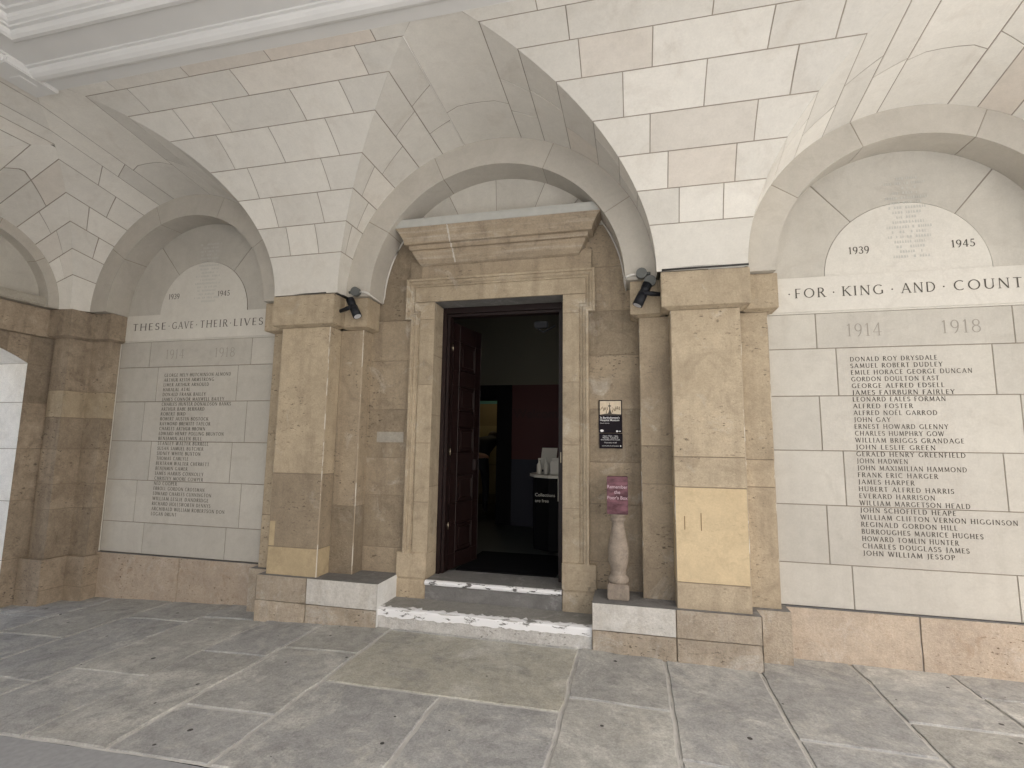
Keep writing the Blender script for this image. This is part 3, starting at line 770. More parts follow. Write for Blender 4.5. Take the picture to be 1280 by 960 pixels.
ew = thing('unseen_passage_wall', 'plain limestone passage wall past the memorial on the far right', 'wall', (6.4, YP, 0))
bm = BM()
for k in range(7):
    js = [5.35, 6.0 + .35 * (k % 2), 7.0 + .2 * (k % 2), 7.58]
    for q in range(3): block(bm, wallY(-.10), js[q], js[q + 1], [-.2, .36, .75, 1.2, 1.65, 2.1, 2.6][k], [.36, .75, 1.2, 1.65, 2.1, 2.6, ZT + .02][k], nu=2, nv=2)
obj('masonry', bm, [PANEL, MORTARP], ew)
bm = BM(); box(bm, 4.62, 7.58, YP + .02, .7, -.3, 4.7, 0); box(bm, 5.41, 7.58, -.09, YP + .03, -.3, ZT, 0); obj('wall_core', bm, PANEL, ew)

# corner pier at the left, stepped on both walls
cp_t = thing('corner_pier', 'dark sooty stepped stone pier in the left corner of the passage', 'pier', (-4.95, -.1, -.13))
zc_ = [ZP - .03, 0.85, 1.12, 1.50, 1.85, 2.15, ZSH]
def prism(bm, pts, z0, z1, mi=0, tone=0.0, top=True, cuts=None, rim=0.0):
    lt = bm.faces.layers.float['tone']
    for k in range(len(pts) - 1):
        a, b = Vector((*pts[k], 0)), Vector((*pts[k + 1], 0)); U = (b - a); ln = U.length; U.normalize(); Nn = Vector((U.y, -U.x, 0))
        Pf = flat(a, U, (0, 0, 1), Nn)
        zz = cuts or [z0, z1]
        for q in range(len(zz) - 1):
            block(bm, Pf, 0, ln, zz[q], zz[q + 1], nu=2, nv=3, g=(0, 0, .0025 if q else 0, .0025 if q < len(zz) - 2 else 0), depth=.006, back=.004, ch=.003, mi=(mi if isinstance(mi, int) else mi[q]), jit=.001,
                  tone=(tone if isinstance(tone, float) else tone[q]))
cpl = [(-5.16, -.15), (-5.075, -.15), (-5.075, -.19), (-4.86, -.19), (-4.86, YS), (-4.61, YS), (-4.61, YP)]
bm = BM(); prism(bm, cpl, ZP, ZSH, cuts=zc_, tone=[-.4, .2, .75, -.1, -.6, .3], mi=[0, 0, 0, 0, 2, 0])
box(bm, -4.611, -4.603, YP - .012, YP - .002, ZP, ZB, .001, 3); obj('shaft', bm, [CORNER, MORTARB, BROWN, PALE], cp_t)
bm = BM()
def off_poly(pts, o):
    res = []
    for k, p_ in enumerate(pts):
        ns = []
        for a, b in ((k - 1, k), (k, k + 1)):
            if 0 <= a and b < len(pts):
                d = Vector((pts[b][0] - pts[a][0], pts[b][1] - pts[a][1])).normalized(); ns.append(Vector((d.y, -d.x)))
        n = ns[0] if len(ns) == 1 else (ns[0] + ns[1]) / (1 + ns[0].dot(ns[1]))
        res.append((p_[0] + n.x * o, p_[1] + n.y * o))
    return res
cc = off_poly(cpl, .06); ci = off_poly(cpl, .004)
prism(bm, cc, ZB, ZT - .003, tone=.2)
for k in range(len(cc) - 1):
    face(bm, [(*cc[k], ZB), (*cc[k + 1], ZB), (*ci[k + 1], ZB - .025), (*ci[k], ZB - .025)], 0, .2)
f = face(bm, [(*q, ZT - .003) for q in cc] + [(-5.3, YP, ZT - .003), (-5.3, -.21, ZT - .003)])
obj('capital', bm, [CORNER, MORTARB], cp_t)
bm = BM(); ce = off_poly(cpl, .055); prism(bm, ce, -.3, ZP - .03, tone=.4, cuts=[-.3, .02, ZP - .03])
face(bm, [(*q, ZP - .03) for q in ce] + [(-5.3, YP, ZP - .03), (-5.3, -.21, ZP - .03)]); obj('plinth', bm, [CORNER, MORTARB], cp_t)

# ------------------------------------------------------------------ left end wall with its opening
lw = thing('end_wall', 'brown stone end wall with a bright arched side opening, left edge', 'wall', (-5.4, -1, 0))
XW = -5.15; YJ = -0.385; YJ2 = -1.80
bm = BM(); Pl = wallX(XW, 1)
zl = [-.3, .34, .95, 1.5, 2.0, 2.43]
for k in range(5): block(bm, Pl, YJ, -.14, zl[k], zl[k + 1], nu=2, nv=3, g=(0, 0, .0025, .0025))
for k in range(5): block(bm, Pl, -2.6, YJ2, zl[k], zl[k + 1], nu=3, nv=3)
def head(y): t = (y - (YJ + YJ2) / 2) / ((YJ - YJ2) / 2); return 2.43 + .2 * (1 - t * t)
# stones over the segmental head: columns of voussoirs
ysv = [YJ2 + (YJ - YJ2) * k / 7 for k in range(8)]
for k in range(7):
    a, b = ysv[k], ysv[k + 1]
    n = 4
    Pv = lambda u, v, d, Pl=Pl: Pl(u, head(max(YJ2, min(YJ, u))) + (ZB - .02 - head(max(YJ2, min(YJ, u)))) * v, d)
    block(bm, Pv, a, b, 0, 1, nu=4, nv=2, g=(.0025, .0025, .003, .003), sv=.35)
block(bm, Pl, YJ, -.14, 2.43, ZB - .02, nu=1, nv=1); block(bm, Pl, -2.6, YJ2, 2.43, ZB - .02, nu=2, nv=1)
for a, b in ((-2.6, -1.6), (-1.6, -.9), (-.9, -.14)): block(bm, wallX(XW + .03, 1), a, b, ZB - .02, ZT, nu=3, nv=2)
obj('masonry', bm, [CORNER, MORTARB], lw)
bm = BM()
# reveals of the opening (thick wall)
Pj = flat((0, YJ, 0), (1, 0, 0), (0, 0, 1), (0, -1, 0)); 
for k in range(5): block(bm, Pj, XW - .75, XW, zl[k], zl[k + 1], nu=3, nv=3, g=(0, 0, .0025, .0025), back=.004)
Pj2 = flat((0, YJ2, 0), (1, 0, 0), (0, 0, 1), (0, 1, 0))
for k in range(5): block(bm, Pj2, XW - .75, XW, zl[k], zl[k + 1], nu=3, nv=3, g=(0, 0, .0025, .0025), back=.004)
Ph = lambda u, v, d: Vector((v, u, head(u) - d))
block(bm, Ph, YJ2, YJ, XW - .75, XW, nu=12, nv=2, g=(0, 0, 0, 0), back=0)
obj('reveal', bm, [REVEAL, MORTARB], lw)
bm = BM(); box(bm, -5.28, -5.03, -2.0, -.24, ZT + .004, ZT + .105, .012); obj('ledge', bm, LEDGEP, lw)
bm = BM()
block(bm, wallX(XW + .02, 1), -2.0, -.15, ZT + .1, 4.3, nu=6, nv=4, g=(0, 0, 0, 0), back=0)
obj('tympanum', bm, [PANEL, MORTAR], lw)
bm = BM(); box(bm, XW - .75, XW - .02, YJ + .006, 6.0, -.4, 4.7, 0); box(bm, XW - .75, XW - .02, -2.6, YJ2 - .006, -.4, 4.7, 0); box(bm, XW - .75, XW - .02, YJ2 - .006, YJ + .006, 2.70, 4.7, 0)
obj('wall_core', bm, CORNER, lw)

bw = thing('unseen_passage_wall', 'unseen plain stone wall added behind left to block light', 'wall', (-4, -7, 0))  # added out of view, holds back light from behind left
bm = BM()
for a, b in ((-5.9, -4.4), (-4.4, -2.9), (-2.9, -1.4)):
    for k in range(9): block(bm, flat((0, -7.0, 0), (1, 0, 0), (0, 0, 1), (0, 1, 0)), a + .3 * (k % 2), b + .3 * (k % 2), -.2 + k * .55, .35 + k * .55, nu=2, nv=2)
obj('masonry', bm, [PANEL, MORTAR], bw)
bm = BM(); box(bm, -5.95, -1.2, -7.4, -7.02, -.4, 4.7, 0); box(bm, -5.95, -5.25, -3.1, -2.6, -.4, 4.7, 0); box(bm, -5.95, -5.25, -7.4, -3.1, 4.2, 4.7, 0); box(bm, -5.95, -5.25, -7.4, -6.6, -.4, 4.7, 0); obj('wall_core', bm, PANEL, bw)

# ------------------------------------------------------------------ memorial panels
ROWS = [ZP, .700, 1.162, 1.600, 2.050, 2.450, 2.752]
VJ = [[-.535, .55], [-.69, .70], [-.545, .54], [-.695, .69], [-.55, .54], [-.69, .697]]
NAMES_R = ['DONALD ROY DRYSDALE', 'SAMUEL ROBERT DUDLEY', 'EMILE HORACE GEORGE DUNCAN', 'GORDON DOULTON EAST', 'GEORGE ALFRED EDSELL', 'JAMES FAIRBURN FAIRLEY', 'LEONARD EALES FORMAN', 'ALFRED FOSTER', 'ALFRED NOËL GARROD', 'JOHN GAY', 'ERNEST HOWARD GLENNY', 'CHARLES HUMPHRY GOW', 'WILLIAM BRIGGS GRANDAGE', 'JOHN LESLIE GREEN', 'GERALD HENRY GREENFIELD', 'JOHN HADWEN', 'JOHN MAXIMILIAN HAMMOND', 'FRANK ERIC HARGER', 'JAMES HARPER', 'HUBERT ALFRED HARRIS', 'EVERARD HARRISON', 'WILLIAM MARGETSON HEALD', 'JOHN SCHOFIELD HEAPE', 'WILLIAM CLIFTON VERNON HIGGINSON', 'REGINALD GORDON HILL', 'BURROUGHES MAURICE HUGHES', 'HOWARD TOMLIN HUNTER', 'CHARLES DOUGLASS JAMES', 'JOHN WILLIAM JESSOP']
NAMES_L = ['GEORGE HELY-HUTCHINSON ALMOND', 'ARTHUR KEITH ARMSTRONG', 'LIMER ARTHUR ARNOULD', 'HARALAL ATAL', 'DONALD FRANK BAILEY', 'JAMES CONNOR MAXWELL BAILEY', 'CHARLES HUNTER DONALDSON BANKS', 'ARTHUR BABE BERNARD', 'ROBERT BIRD', 'ROBERT AUSTIN BOSTOCK', 'RAYMOND BREWITT-TAYLOR', 'CHARLES ARTHUR BROWN', 'EDWARD HENRY POLLING BRUNTON', 'BENJAMIN ALLEN BULL', 'STANLEY WALTER BURRELL', 'SUSAN SAMUEL BUTCHER', 'SIDNEY WHITE BUXTON', 'THOMAS CARLYLE', 'BERTRAM WALTER CHERRETT', 'BENJAMIN GAMER', 'JAMES HARRIS CONNOLLY', 'CHRISTEY MOORE COWPER', 'NED COOPER', 'ERROLL GORDON CROSSMAN', 'EDWARD CHARLES CUNNINGTON', 'WILLIAM LESLIE DANDRIDGE', 'RICHARD HOLLSWORTH DENNYS', 'ARCHIBALD WILLIAM ROBERTSON DON', 'LOGAN DRUNT']


def memorial(xc, label, words, names, tw):
    t = thing('memorial_panel', label, 'memorial', (xc, YP, ZP), 'carved memorial panels in the side arches')
    Pf = wallY(YP); FR = wallY(YP - .014)
    bm = BM()
    for k in range(6):
        js = [-HALF] + VJ[k] + [HALF]
        for q in range(3):
            block(bm, Pf, xc + js[q], xc + js[q + 1], ROWS[k], ROWS[k + 1], nu=3, nv=2, g=(.0025, .0025, .0025, .0025), depth=.007, back=.004, ch=.0025, jit=.0004)
    obj('tablet', bm, [PANEL, MORTARP], t)
    bm = BM(); box(bm, xc - HALF, xc + HALF, YP - .014, YP + .05, 2.766, ZT + .008, .003, tone=.3)
    box(bm, xc - HALF, xc + HALF, YP - .006, YP + .05, 2.752, 2.767, .002, tone=.0)
    fr = obj('frieze', bm, [PALE], t)
    for s_, x0, wdt in words:
        bm = BM(); carve(bm, s_, x0, 2.888, .083, FR, width=wdt, tr=.2, wt=.85)
        obj('raised_dot' if s_ == '·' else 'carved_word', bm, INK, fr)
    # lunette
    bm = BM()
    lf = lambda a, r, d: Vector((xc + r * math.cos(R(a)), YP - d, ZT + .008 + r * math.sin(R(a))))
    cs = [0, 51, 129, 180]
    for k in range(3): block(bm, lf, cs[k], cs[k + 1], RQ, RW + .06, nu=14, nv=2, g=(.003 if k else 0, .003 if k < 2 else 0, .003, 0), su=.8 * math.pi / 180, depth=.007, back=.004, jit=.0003)
    obj('tympanum', bm, [PANEL, MORTARP], t)
    bm = BM()
    lt = [(xc + RQ * math.cos(R(a)), YP - .003, ZT + .008 + RQ * math.sin(R(a))) for a in range(0, 181, 4)]
    face(bm, lt)
    pl = obj('lunette_plaque', bm, PALE, t)
    bm = BM(); Pq = wallY(YP - .003)
    carve(bm, '1939', xc - .41 if xc > 0 else xc - .5, 3.250, .062, Pq, width=.155, tr=.1); obj('date', bm, INK, pl); bm = BM(); carve(bm, '1945', xc + .33 if xc > 0 else xc + .185, 3.250, .062, Pq, width=.165, tr=.1)
    obj('date', bm, INK, pl)
    bm = BM()
    rnd = random.Random(int(abs(xc) * 10) + (xc > 0)); o_ = .04 if xc > 0 else .03
    for k in range(17):
        z = 3.19 + k * .0425; wd = rnd.uniform(.07, .17); x = xc + o_ - wd
        if wd < .1 and k % 3 == 0: continue
        while x < xc + o_ + wd:
            l = rnd.uniform(.008, .017)
            if rnd.random() < .78: face(bm, [Pq(x, z, .002), Pq(x + l, z + rnd.uniform(-.003, .003), .002), Pq(x + l * rnd.uniform(.6, 1), z + .022, .002), Pq(x + l * rnd.uniform(0, .4), z + .022, .002)])
            x += l + .006
    obj('faded_names', bm, FAINT, pl)['kind'] = 'stuff'
    bm = BM()
    carve(bm, '1914', xc - .465, 2.545, .108, Pf, width=.26, tr=.14, wt=.6); obj('date', bm, INKC, t); bm = BM(); carve(bm, '1918', xc + .21, 2.545, .108, Pf, width=.27, tr=.14, wt=.6)
    obj('date', bm, INKC, t)
    bm = BM()
    for k, nme in enumerate(names):
        carve(bm, nme, xc - .452, 2.353 - .0553 * k - .019, .037, Pf, width=len(nme) * tw, tr=.2, wt=1.1)
    obj('name_list', bm, INKN, t)
    bm = BM()
    z0 = -.3
    js = [-HALF, -.115, .6, HALF] if xc > 0 else [-HALF, .02, HALF]
    for k in range(len(js) - 1):
        block(bm, rough(wallY(YP - .035), .007, 6), xc + js[k], xc + js[k + 1], z0, ZP - .006, nu=30, nv=16, g=(.003, .003, 0, 0), depth=.017, back=.014, jit=.003)
    block(bm, flat((0, 0, ZP - .006), (1, 0, 0), (0, 1, 0), (0, 0, 1)), xc - HALF, xc + HALF, YP - .035, YP + .02, nu=4, nv=1, g=(0, 0, 0, 0), mi=2, back=0, jit=0)
    obj('base_course', bm, [BASEC, MORTARF, LEDGE], t)
    return t


memorial(XB, 'large memorial panel reading FOR KING AND COUNTRY, right of the doorway', [('·', 2.59, None), ('FOR', 2.645, .235), ('·', 2.93, None), ('KING', 3.005, .306), ('·', 3.36, None), ('AND', 3.437, .242), ('·', 3.722, None), ('COUNTRY', 3.80, .63)], NAMES_R, .0325)
memorial(-XB, 'shaded memorial panel reading THESE GAVE THEIR LIVES, left of the doorway', [('THESE', -4.455, .487), ('·', -3.94, None), ('GAVE', -3.885, .30), ('·', -3.555, None), ('THEIR', -3.495, .375), ('·', -3.095, None), ('LIVES', -3.042, .385)], NAMES_L, .0312)

# ------------------------------------------------------------------ wall round the door
dw = thing('door_wall', 'stained brown stone wall under the central arch, behind the doorcase', 'wall', (0, YW, 0))
bm = BM(); Pw = wallY(YW)
zz = [ZP - .1, .60, 1.10, 1.47, 1.95, 2.45, 2.87, 3.30, 3.72]
for s in (-1, 1):
    for k in range(len(zz) - 1):
        a, b = sorted((s * .70, s * 1.40))
        block(bm, Pw, a, b, zz[k], zz[k + 1], nu=3, nv=3, g=(.002, .002, .0025, .0025), depth=.006, back=.004, jit=.001)
for a, b in ((-.70, .02), (.02, .70)): block(bm, Pw, a, b, 3.04, 3.72, nu=3, nv=3, g=(.002, .002, 0, .002), depth=.006, back=.004)
obj('masonry', bm, [BROWND, MORTARB], dw)
bm = BM()
for (x, z, w_, h_) in ((-1.10, 1.62, .30, .11),):
    block(bm, wallY(YW - .003), x - w_ / 2, x + w_ / 2, z, z + h_, nu=2, nv=1, depth=.003, back=0)
obj('repair_patch', bm, [LEDGEP, MORTARB], dw)
bm = BM()
lf = lambda r, a, d: Vector((r * math.cos(R(a)), YW - d - .001, ZT + r * math.sin(R(a))))
cs = [31, 50, 68, 92, 116, 132, 149]
for k in range(6): block(bm, lf, lambda a: .66 / math.sin(R(a)), C2 + .06, cs[k], cs[k + 1], nu=3, nv=6, g=(0, 0, .002, .002), sv=.019, depth=.005, back=.003, jit=.0004)
obj('tympanum', bm, [PANEL, MORTARP], dw)

# ------------------------------------------------------------------ doorcase
dc = thing('doorcase', 'carved stone doorcase with eared architrave and heavy cornice', 'doorcase', (0, YW, STEP1))
YA = .202
def arch_frame(bm, path_in, path_out, yf, yb, mi=0, tone=0.0):
    """flat band between two polylines (x,z), front at yf, outer and inner edges returned to yb"""
    for k in range(len(path_in) - 1):
        a, b, c, d = path_in[k], path_in[k + 1], path_out[k + 1], path_out[k]
        q = [(a[0], yf, a[1]), (b[0], yf, b[1]), (c[0], yf, c[1]), (d[0], yf, d[1])]
        face(bm, q, mi, tone + random.uniform(-.3, .3))
        face(bm, [(a[0], yf, a[1]), (b[0], yf, b[1]), (b[0], yb, b[1]), (a[0], yb, a[1])], mi, tone)
        face(bm, [(d[0], yf, d[1]), (c[0], yf, c[1]), (c[0], yb, c[1]), (d[0], yb, d[1])], mi, tone)
def eared(o, zt=0.0):
    """outline of the architrave inset by o from its outer edge (left foot -> right foot)"""
    xs_, xl, zl_, zt_ = .893 - o, .955 - o, 2.862 + o, 3.283 - o
    z0 = .57
    return [(-xs_, z0), (-xs_, zl_), (-xl, zl_), (-xl, zt_), (xl, zt_), (xl, zl_), (xs_, zl_), (xs_, z0)]
bm = BM()
def strip(o0, y0, o1, y1, tone=0):
    A0, B0 = eared(o0), eared(o1)
    for k in range(len(A0) - 1):
        a, b, c, d = A0[k], A0[k + 1], B0[k + 1], B0[k]
        face(bm, [(a[0], y0, a[1]), (b[0], y0, b[1]), (c[0], y1, c[1]), (d[0], y1, d[1])], 0, tone)
pr_ = [(0, YW + .01), (0, YA - .030), (.004, YA - .034), (.022, YA - .034), (.026, YA - .018), (.032, YA - .016), (.045, YA - .020), (.058, YA - .008), (.062, YA + .004), (.076, YA + .004), (.080, YA + .014), (.086, YA + .014), (.09, YA + .001)]
for (o0, y0), (o1, y1) in zip(pr_, pr_[1:]): strip(o0, y0, o1, y1, random.uniform(-.3, .3))
# flat inner field: jambs and lintel as blocks
Pa = wallY(YA)
jz = [.57, 1.05, 1.62, 2.2, 2.862 - 0.0]
for s in (-1, 1):
    for k in range(4):
        a, b = sorted((s * (XD + .004), s * (.893 - .09)))
        block(bm, Pa, a, b, jz[k], jz[k + 1], nu=2, nv=3, g=(0, 0, .002 if k else 0, .002), depth=.004, back=.003, jit=.0006)
    a, b = sorted((s * (XD + .004), s * (.893 - .09)))
    block(bm, Pa, a, b, 2.862, 3.042, nu=2, nv=2, g=(0, 0, .001, .0018), depth=.004, back=.003, jit=0, tone=.2)
    a, b = sorted((s * (.893 - .09), s * (.955 - .09)))
    block(bm, Pa, a, b, 2.862 + .09, 3.042, nu=1, nv=1, g=(0, 0, 0, .0018), depth=.004, back=.003, jit=0, tone=.2)
block(bm, Pa, -.955 + .09, .955 - .09, 3.044, 3.283 - .09, nu=6, nv=2, g=(0, 0, .0018, 0), depth=.004, back=.003, jit=0)
# reveals
for s in (-1, 1):
    Pr = flat((s * XD, 0, 0), (0, 1, 0), (0, 0, 1), (-s, 0, 0))
    for k in range(4): block(bm, Pr, YA + .002, .47, [.57, 1.2, 1.9, 2.5][k], [1.2, 1.9, 2.5, 3.04][k], nu=1, nv=2, g=(0, 0, .002, .002), depth=.004, back=.003, jit=.0004)
    e = face(bm, [(s * XD, YA + .002, .57), (s * (XD + .004), YA, .57), (s * (XD + .004), YA, 3.044), (s * XD, YA + .002, 3.04)])
obj('architrave', bm, [ARCHI, MORTARB], dc)
bm = BM()
block(bm, flat((0, 0, 3.04), (1, 0, 0), (0, 1, 0), (0, 0, -1)), -XD, XD, YA + .001, .47, nu=4, nv=1, g=(0, 0, 0, 0), back=0)
obj('soffit', bm, [LEDGE, MORTARB], dc)
for s in (-1, 1):
    bm = BM(); a, b = sorted((s * (XD - .002), s * .953))
    box(bm, a, b, .178, .47, .345, .578, .006, tone=-.2 * s); box(bm, a + .004, b - .004, .182, .47, STEP1 - .02, .342, .008, tone=.5)
    obj('base_block', bm, [BROWN if s < 0 else ARCHI], dc)
bm = BM(); box(bm, -.925, .925, YA - .004, YW + .02, 3.288, 3.47, .004); 
for s in (-1, 1): a, b = sorted((s * .80, s * .925)); box(bm, a, b, YA - .012, YW + .02, 3.285, 3.472, .004)
obj('frieze', bm, BROWND, dc)
bm = BM()
cor = [(.20, 3.415, .79), (.165, 3.43, .81), (.135, 3.47, .835), (.115, 3.52, .865), (.112, 3.555, .875), (.085, 3.56, .895), (.08, 3.60, .905), (.045, 3.605, .94), (.04, 3.64, .945), (.03, 3.68, .965), (.012, 3.72, .99), (.004, 3.755, 1.015), (.0, 3.762, 1.03)]
def cornice_strip(bm, a, b, mi=0):
    (y0, z0, x0), (y1, z1, x1) = a, b
    n = 10
    for k in range(n):
        f0, f1 = -1 + 2 * k / n, -1 + 2 * (k + 1) / n
        face(bm, [(x0 * f0, y0, z0), (x0 * f1, y0, z0), (x1 * f1, y1, z1), (x1 * f0, y1, z1)], mi, random.uniform(-.25, .25))
    for s in (-1, 1): face(bm, [(s * x0, y0, z0), (s * x0, YW + .02, z0), (s * x1, YW + .02, z1), (s * x1, y1, z1)], mi)
for a, b in zip(cor, cor[1:]): cornice_strip(bm, a, b)
face(bm, [(-.79, .2, 3.415), (.79, .2, 3.415), (.79, YW, 3.415), (-.79, YW, 3.415)])
cor_o = obj('cornice', bm, CORN, dc)
bm = BM()
top = [(.0, 3.762, 1.03), (-.006, 3.766, 1.038), (-.008, 3.81, 1.04), (-.004, 3.846, 1.038), (.06, 3.856, 1.0), (YW, 3.885, .95)]
for a, b in zip(top, top[1:]): cornice_strip(bm, a, b)
obj('lead_flashing', bm, LEAD, cor_o)
bm = BM(); rnd = random.Random(11)
for (y0, z0, _), (y1, z1, _) in zip(cor[1:], cor[2:]):
    x = -.47 + (3.75 - z0) * .12; w0 = rnd.uniform(.004, .011); w1 = rnd.uniform(.004, .011); e = .0022
    face(bm, [(x - w0, y0 - e, z0 - e), (x + w0, y0 - e, z0 - e), (x + w1, y1 - e, z1 - e), (x - w1, y1 - e, z1 - e)])
obj('white_drip_stain', bm, plain('lime_stain', (0.5, 0.465, 0.40), .9, 0, .3, 25), cor_o)['kind'] = 'stuff'

# ------------------------------------------------------------------ steps
st1 = thing('stone_step', 'lower grey stone step with chipped white painted edge', 'step', (0, -.1, 0), 'entrance steps')
bm = BM(); block(bm, flat((0, 0, STEP1), (1, 0, 0), (0, 1, 0), (0, 0, 1)), -Q + .002, Q - .002, -.135, YW, nu=10, nv=4, g=(0, 0, 0, 0), back=0); obj('tread', bm, [STEPM, MORTARF], st1)
def wavy_nose(bm, x0, x1, yf, ztop, zbot, back, amp, rnd, n=64):
    """nosing wrapped from the tread over the edge, with a ragged paint edge at the back"""
    secs = []
    for k in range(n + 1):
        x = x0 + (x1 - x0) * k / n
        e = back + amp * (rnd.random() + rnd.random() - .7); lo = zbot + amp * .35 * (rnd.random() - .5)
        secs.append([(x, yf + e, ztop + .0025), (x, yf + .018, ztop + .0025), (x, yf + .004, ztop - .006), (x, yf - .002, ztop - .02), (x, yf - .002, lo)])
    for a, b in zip(secs, secs[1:]):
        for i in range(4): face(bm, [a[i], b[i], b[i + 1], a[i + 1]])
rnd = random.Random(5)
bm = BM(); wavy_nose(bm, -Q + .002, Q - .002, -.1665, STEP1 + .001, STEP1 - .07, .03, .05, rnd); 
face(bm, [(-Q + .002, -.1665, STEP1 - .001), (Q - .002, -.1665, STEP1 - .001), (Q - .002, -.13, STEP1 + .0005), (-Q + .002, -.13, STEP1 + .0005)])
obj('nosing', bm, NOSE, st1)
bm = BM(); Pn = wallY(-.163)
block(bm, rough(Pn, .009, 9), -Q + .002, Q - .002, -.05, STEP1 - .004, nu=60, nv=8, g=(0, 0, 0, 0), back=0); obj('riser', bm, NOSE2, st1)
st2 = thing('stone_step', 'upper dark stone doorstep between the doorcase bases, white rounded edge', 'step', (0, .2, STEP1), 'entrance steps')
bm = BM(); block(bm, flat((0, 0, STEP2), (1, 0, 0), (0, 1, 0), (0, 0, 1)), -XD + .001, XD - .001, .185, .62, nu=6, nv=3, g=(0, 0, 0, 0), back=0); obj('tread', bm, [LEDGE, MORTARF], st2)
bm = BM(); block(bm, wallY(.185), -XD + .001, XD - .001, STEP1 - .01, STEP2 - .045, nu=4, nv=2, g=(0, 0, 0, 0), back=0); obj('riser', bm, [LEDGE, MORTARF], st2)
bm = BM()
for k in range(40):
    x0, x1 = -XD + .001 + k * (2 * XD - .002) / 40, -XD + .001 + (k + 1) * (2 * XD - .002) / 40
    pf = [(.205, STEP2 + .0025), (.180, STEP2 + .0025), (.167, STEP2 - .006), (.163, STEP2 - .02), (.167, STEP2 - .036), (.19, STEP2 - .046)]
    for a, b in zip(pf, pf[1:]): face(bm, [(x0, *a), (x1, *a), (x1, *b), (x0, *b)])
obj('nosing', bm, chip_paint('chipped_white_doorstep', (0.12, 0.115, 0.11), 0.44), st2)

# ------------------------------------------------------------------ entrance door
dr = thing('entrance_door', 'dark maroon panelled wooden door standing open inside its frame', 'door', (-.55, .5, STEP2))
bm = BM()
for s in (-1, 1): a, b = sorted((s * .605, s * (XD - .002))); box(bm, a, b, .43, .52, STEP2 + .002, 3.036, .004)
box(bm, -.605, .605, .43, .52, 2.975, 3.036, .004)
for s in (-1, 1): a, b = sorted((s * .575, s * .605)); box(bm, a, b, .46, .56, STEP2 + .002, 2.975, .004)
box(bm, -.575, .575, .46, .56, 2.945, 2.975, .004)
obj('door_frame', bm, WOOD, dr)
def leaf(hx, hy, ang, sgn, wdt=.60):
    """leaf hinged at (hx,hy) swung to angle ang from +x; panelled face on the side sgn"""
    U = Vector((math.cos(R(ang)), math.sin(R(ang)), 0)); Nn = Vector((U.y, -U.x, 0)) * sgn
    O = Vector((hx, hy, 0)); P_ = lambda u, z, d: tuple(O + U * u + Nn * d + Vector((0, 0, z)))
    bm = BM(); z0, z1, th = STEP2 + .012, 2.91, .05
    def slabx(u0, u1, a, b, d0, d1):
        b2 = bmesh.new(); bmesh.ops.create_cube(b2, size=1)
        for v in b2.verts: v.co = Vector(P_(u0 + (u1 - u0) * (v.co.x + .5), a + (b - a) * (v.co.z + .5), d0 + (d1 - d0) * (v.co.y + .5)))
        bmesh.ops.bevel(b2, geom=b2.edges[:], offset=.003, segments=1, affect='EDGES'); merge(bm, b2)
    slabx(0, wdt, z0, z1, -th, -.018)
    zs = [z0 + .28 - .1, 0.92, 1.34, 1.47 + .0, 1.86, 2.0, 2.38, 2.5, 2.83 - .02]
    rails = [(z0, .50), (.80, 1.0), (1.30, 1.52), (1.80, 1.96), (2.24, 2.40), (2.72, z1)]
    for a, b in rails: slabx(0, wdt, a, b, -.03, 0)
    for u0, u1 in ((0, .13), (wdt - .13, wdt)): slabx(u0, u1, z0, z1, -.03, .0005)
    for (_, a), (b, _) in zip(rails, rails[1:]): 
        slabx(.15, wdt - .15, a + .02, b - .02, -.03, .008); slabx(.185, wdt - .185, a + .055, b - .055, -.03, .014)
    return bm, P_
bm, PP = leaf(-.57, .555, 78, 1)
lo_ = obj('door_leaf', bm, WOOD, dr)
bm = BM(); q = Vector(PP(.5, 1.36, .002)); box(bm, q.x - .006, q.x + .03, q.y - .05, q.y + .05, 1.33, 1.45, .006); obj('lock_case', bm, WOOD, lo_)
bm, PP = leaf(.60, .565, 84, -1); obj('door_leaf', bm, WOOD, dr)
bm = BM()
for z in (.75, 1.5, 2.6): tube(bm, [(-.572, .55, z), (-.572, .55, z + .07)], .008)
obj('hinge', bm, BRASS, dr)
bm = BM(); box(bm, .598, .606, .423, .431, 1.45, 1.55, .001); obj('strike_plate', bm, BRASS, dr)
bm = BM(); box(bm, .30, .44, .58, .63, 2.82, 2.89, .008); tube(bm, [(.33, .6, 2.82), (.38, .66, 2.79), (.52, .6, 2.84)], .009); obj('door_closer', bm, BLACKM, dr)

# ------------------------------------------------------------------ room behind the door
YB_ = 3.76
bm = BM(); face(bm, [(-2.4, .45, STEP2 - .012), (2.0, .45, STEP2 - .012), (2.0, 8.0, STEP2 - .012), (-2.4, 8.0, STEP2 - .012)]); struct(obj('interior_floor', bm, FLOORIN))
bm = BM(); box(bm, -.52, .52, .66, 1.62, STEP2 - .011, STEP2 + .004, .002); tag(obj('door_mat', bm, MATB), 'black entrance mat lying just inside the doorway', 'mat')
rw = thing('interior_wall', 'hall wall inside, cream above a dark red band and navy dado', 'wall', (0, YB_, STEP2))
def quadY(bm, x0, x1, z0, z1, y): face(bm, [(x0, y, z0), (x1, y, z0), (x1, y, z1), (x0, y, z1)])
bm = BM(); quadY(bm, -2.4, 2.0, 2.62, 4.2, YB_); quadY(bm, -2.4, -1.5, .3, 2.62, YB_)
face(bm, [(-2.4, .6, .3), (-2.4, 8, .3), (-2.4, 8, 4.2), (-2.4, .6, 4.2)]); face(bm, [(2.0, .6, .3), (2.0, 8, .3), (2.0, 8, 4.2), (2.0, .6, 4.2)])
obj('upper_wall', bm, WALLUP, rw)
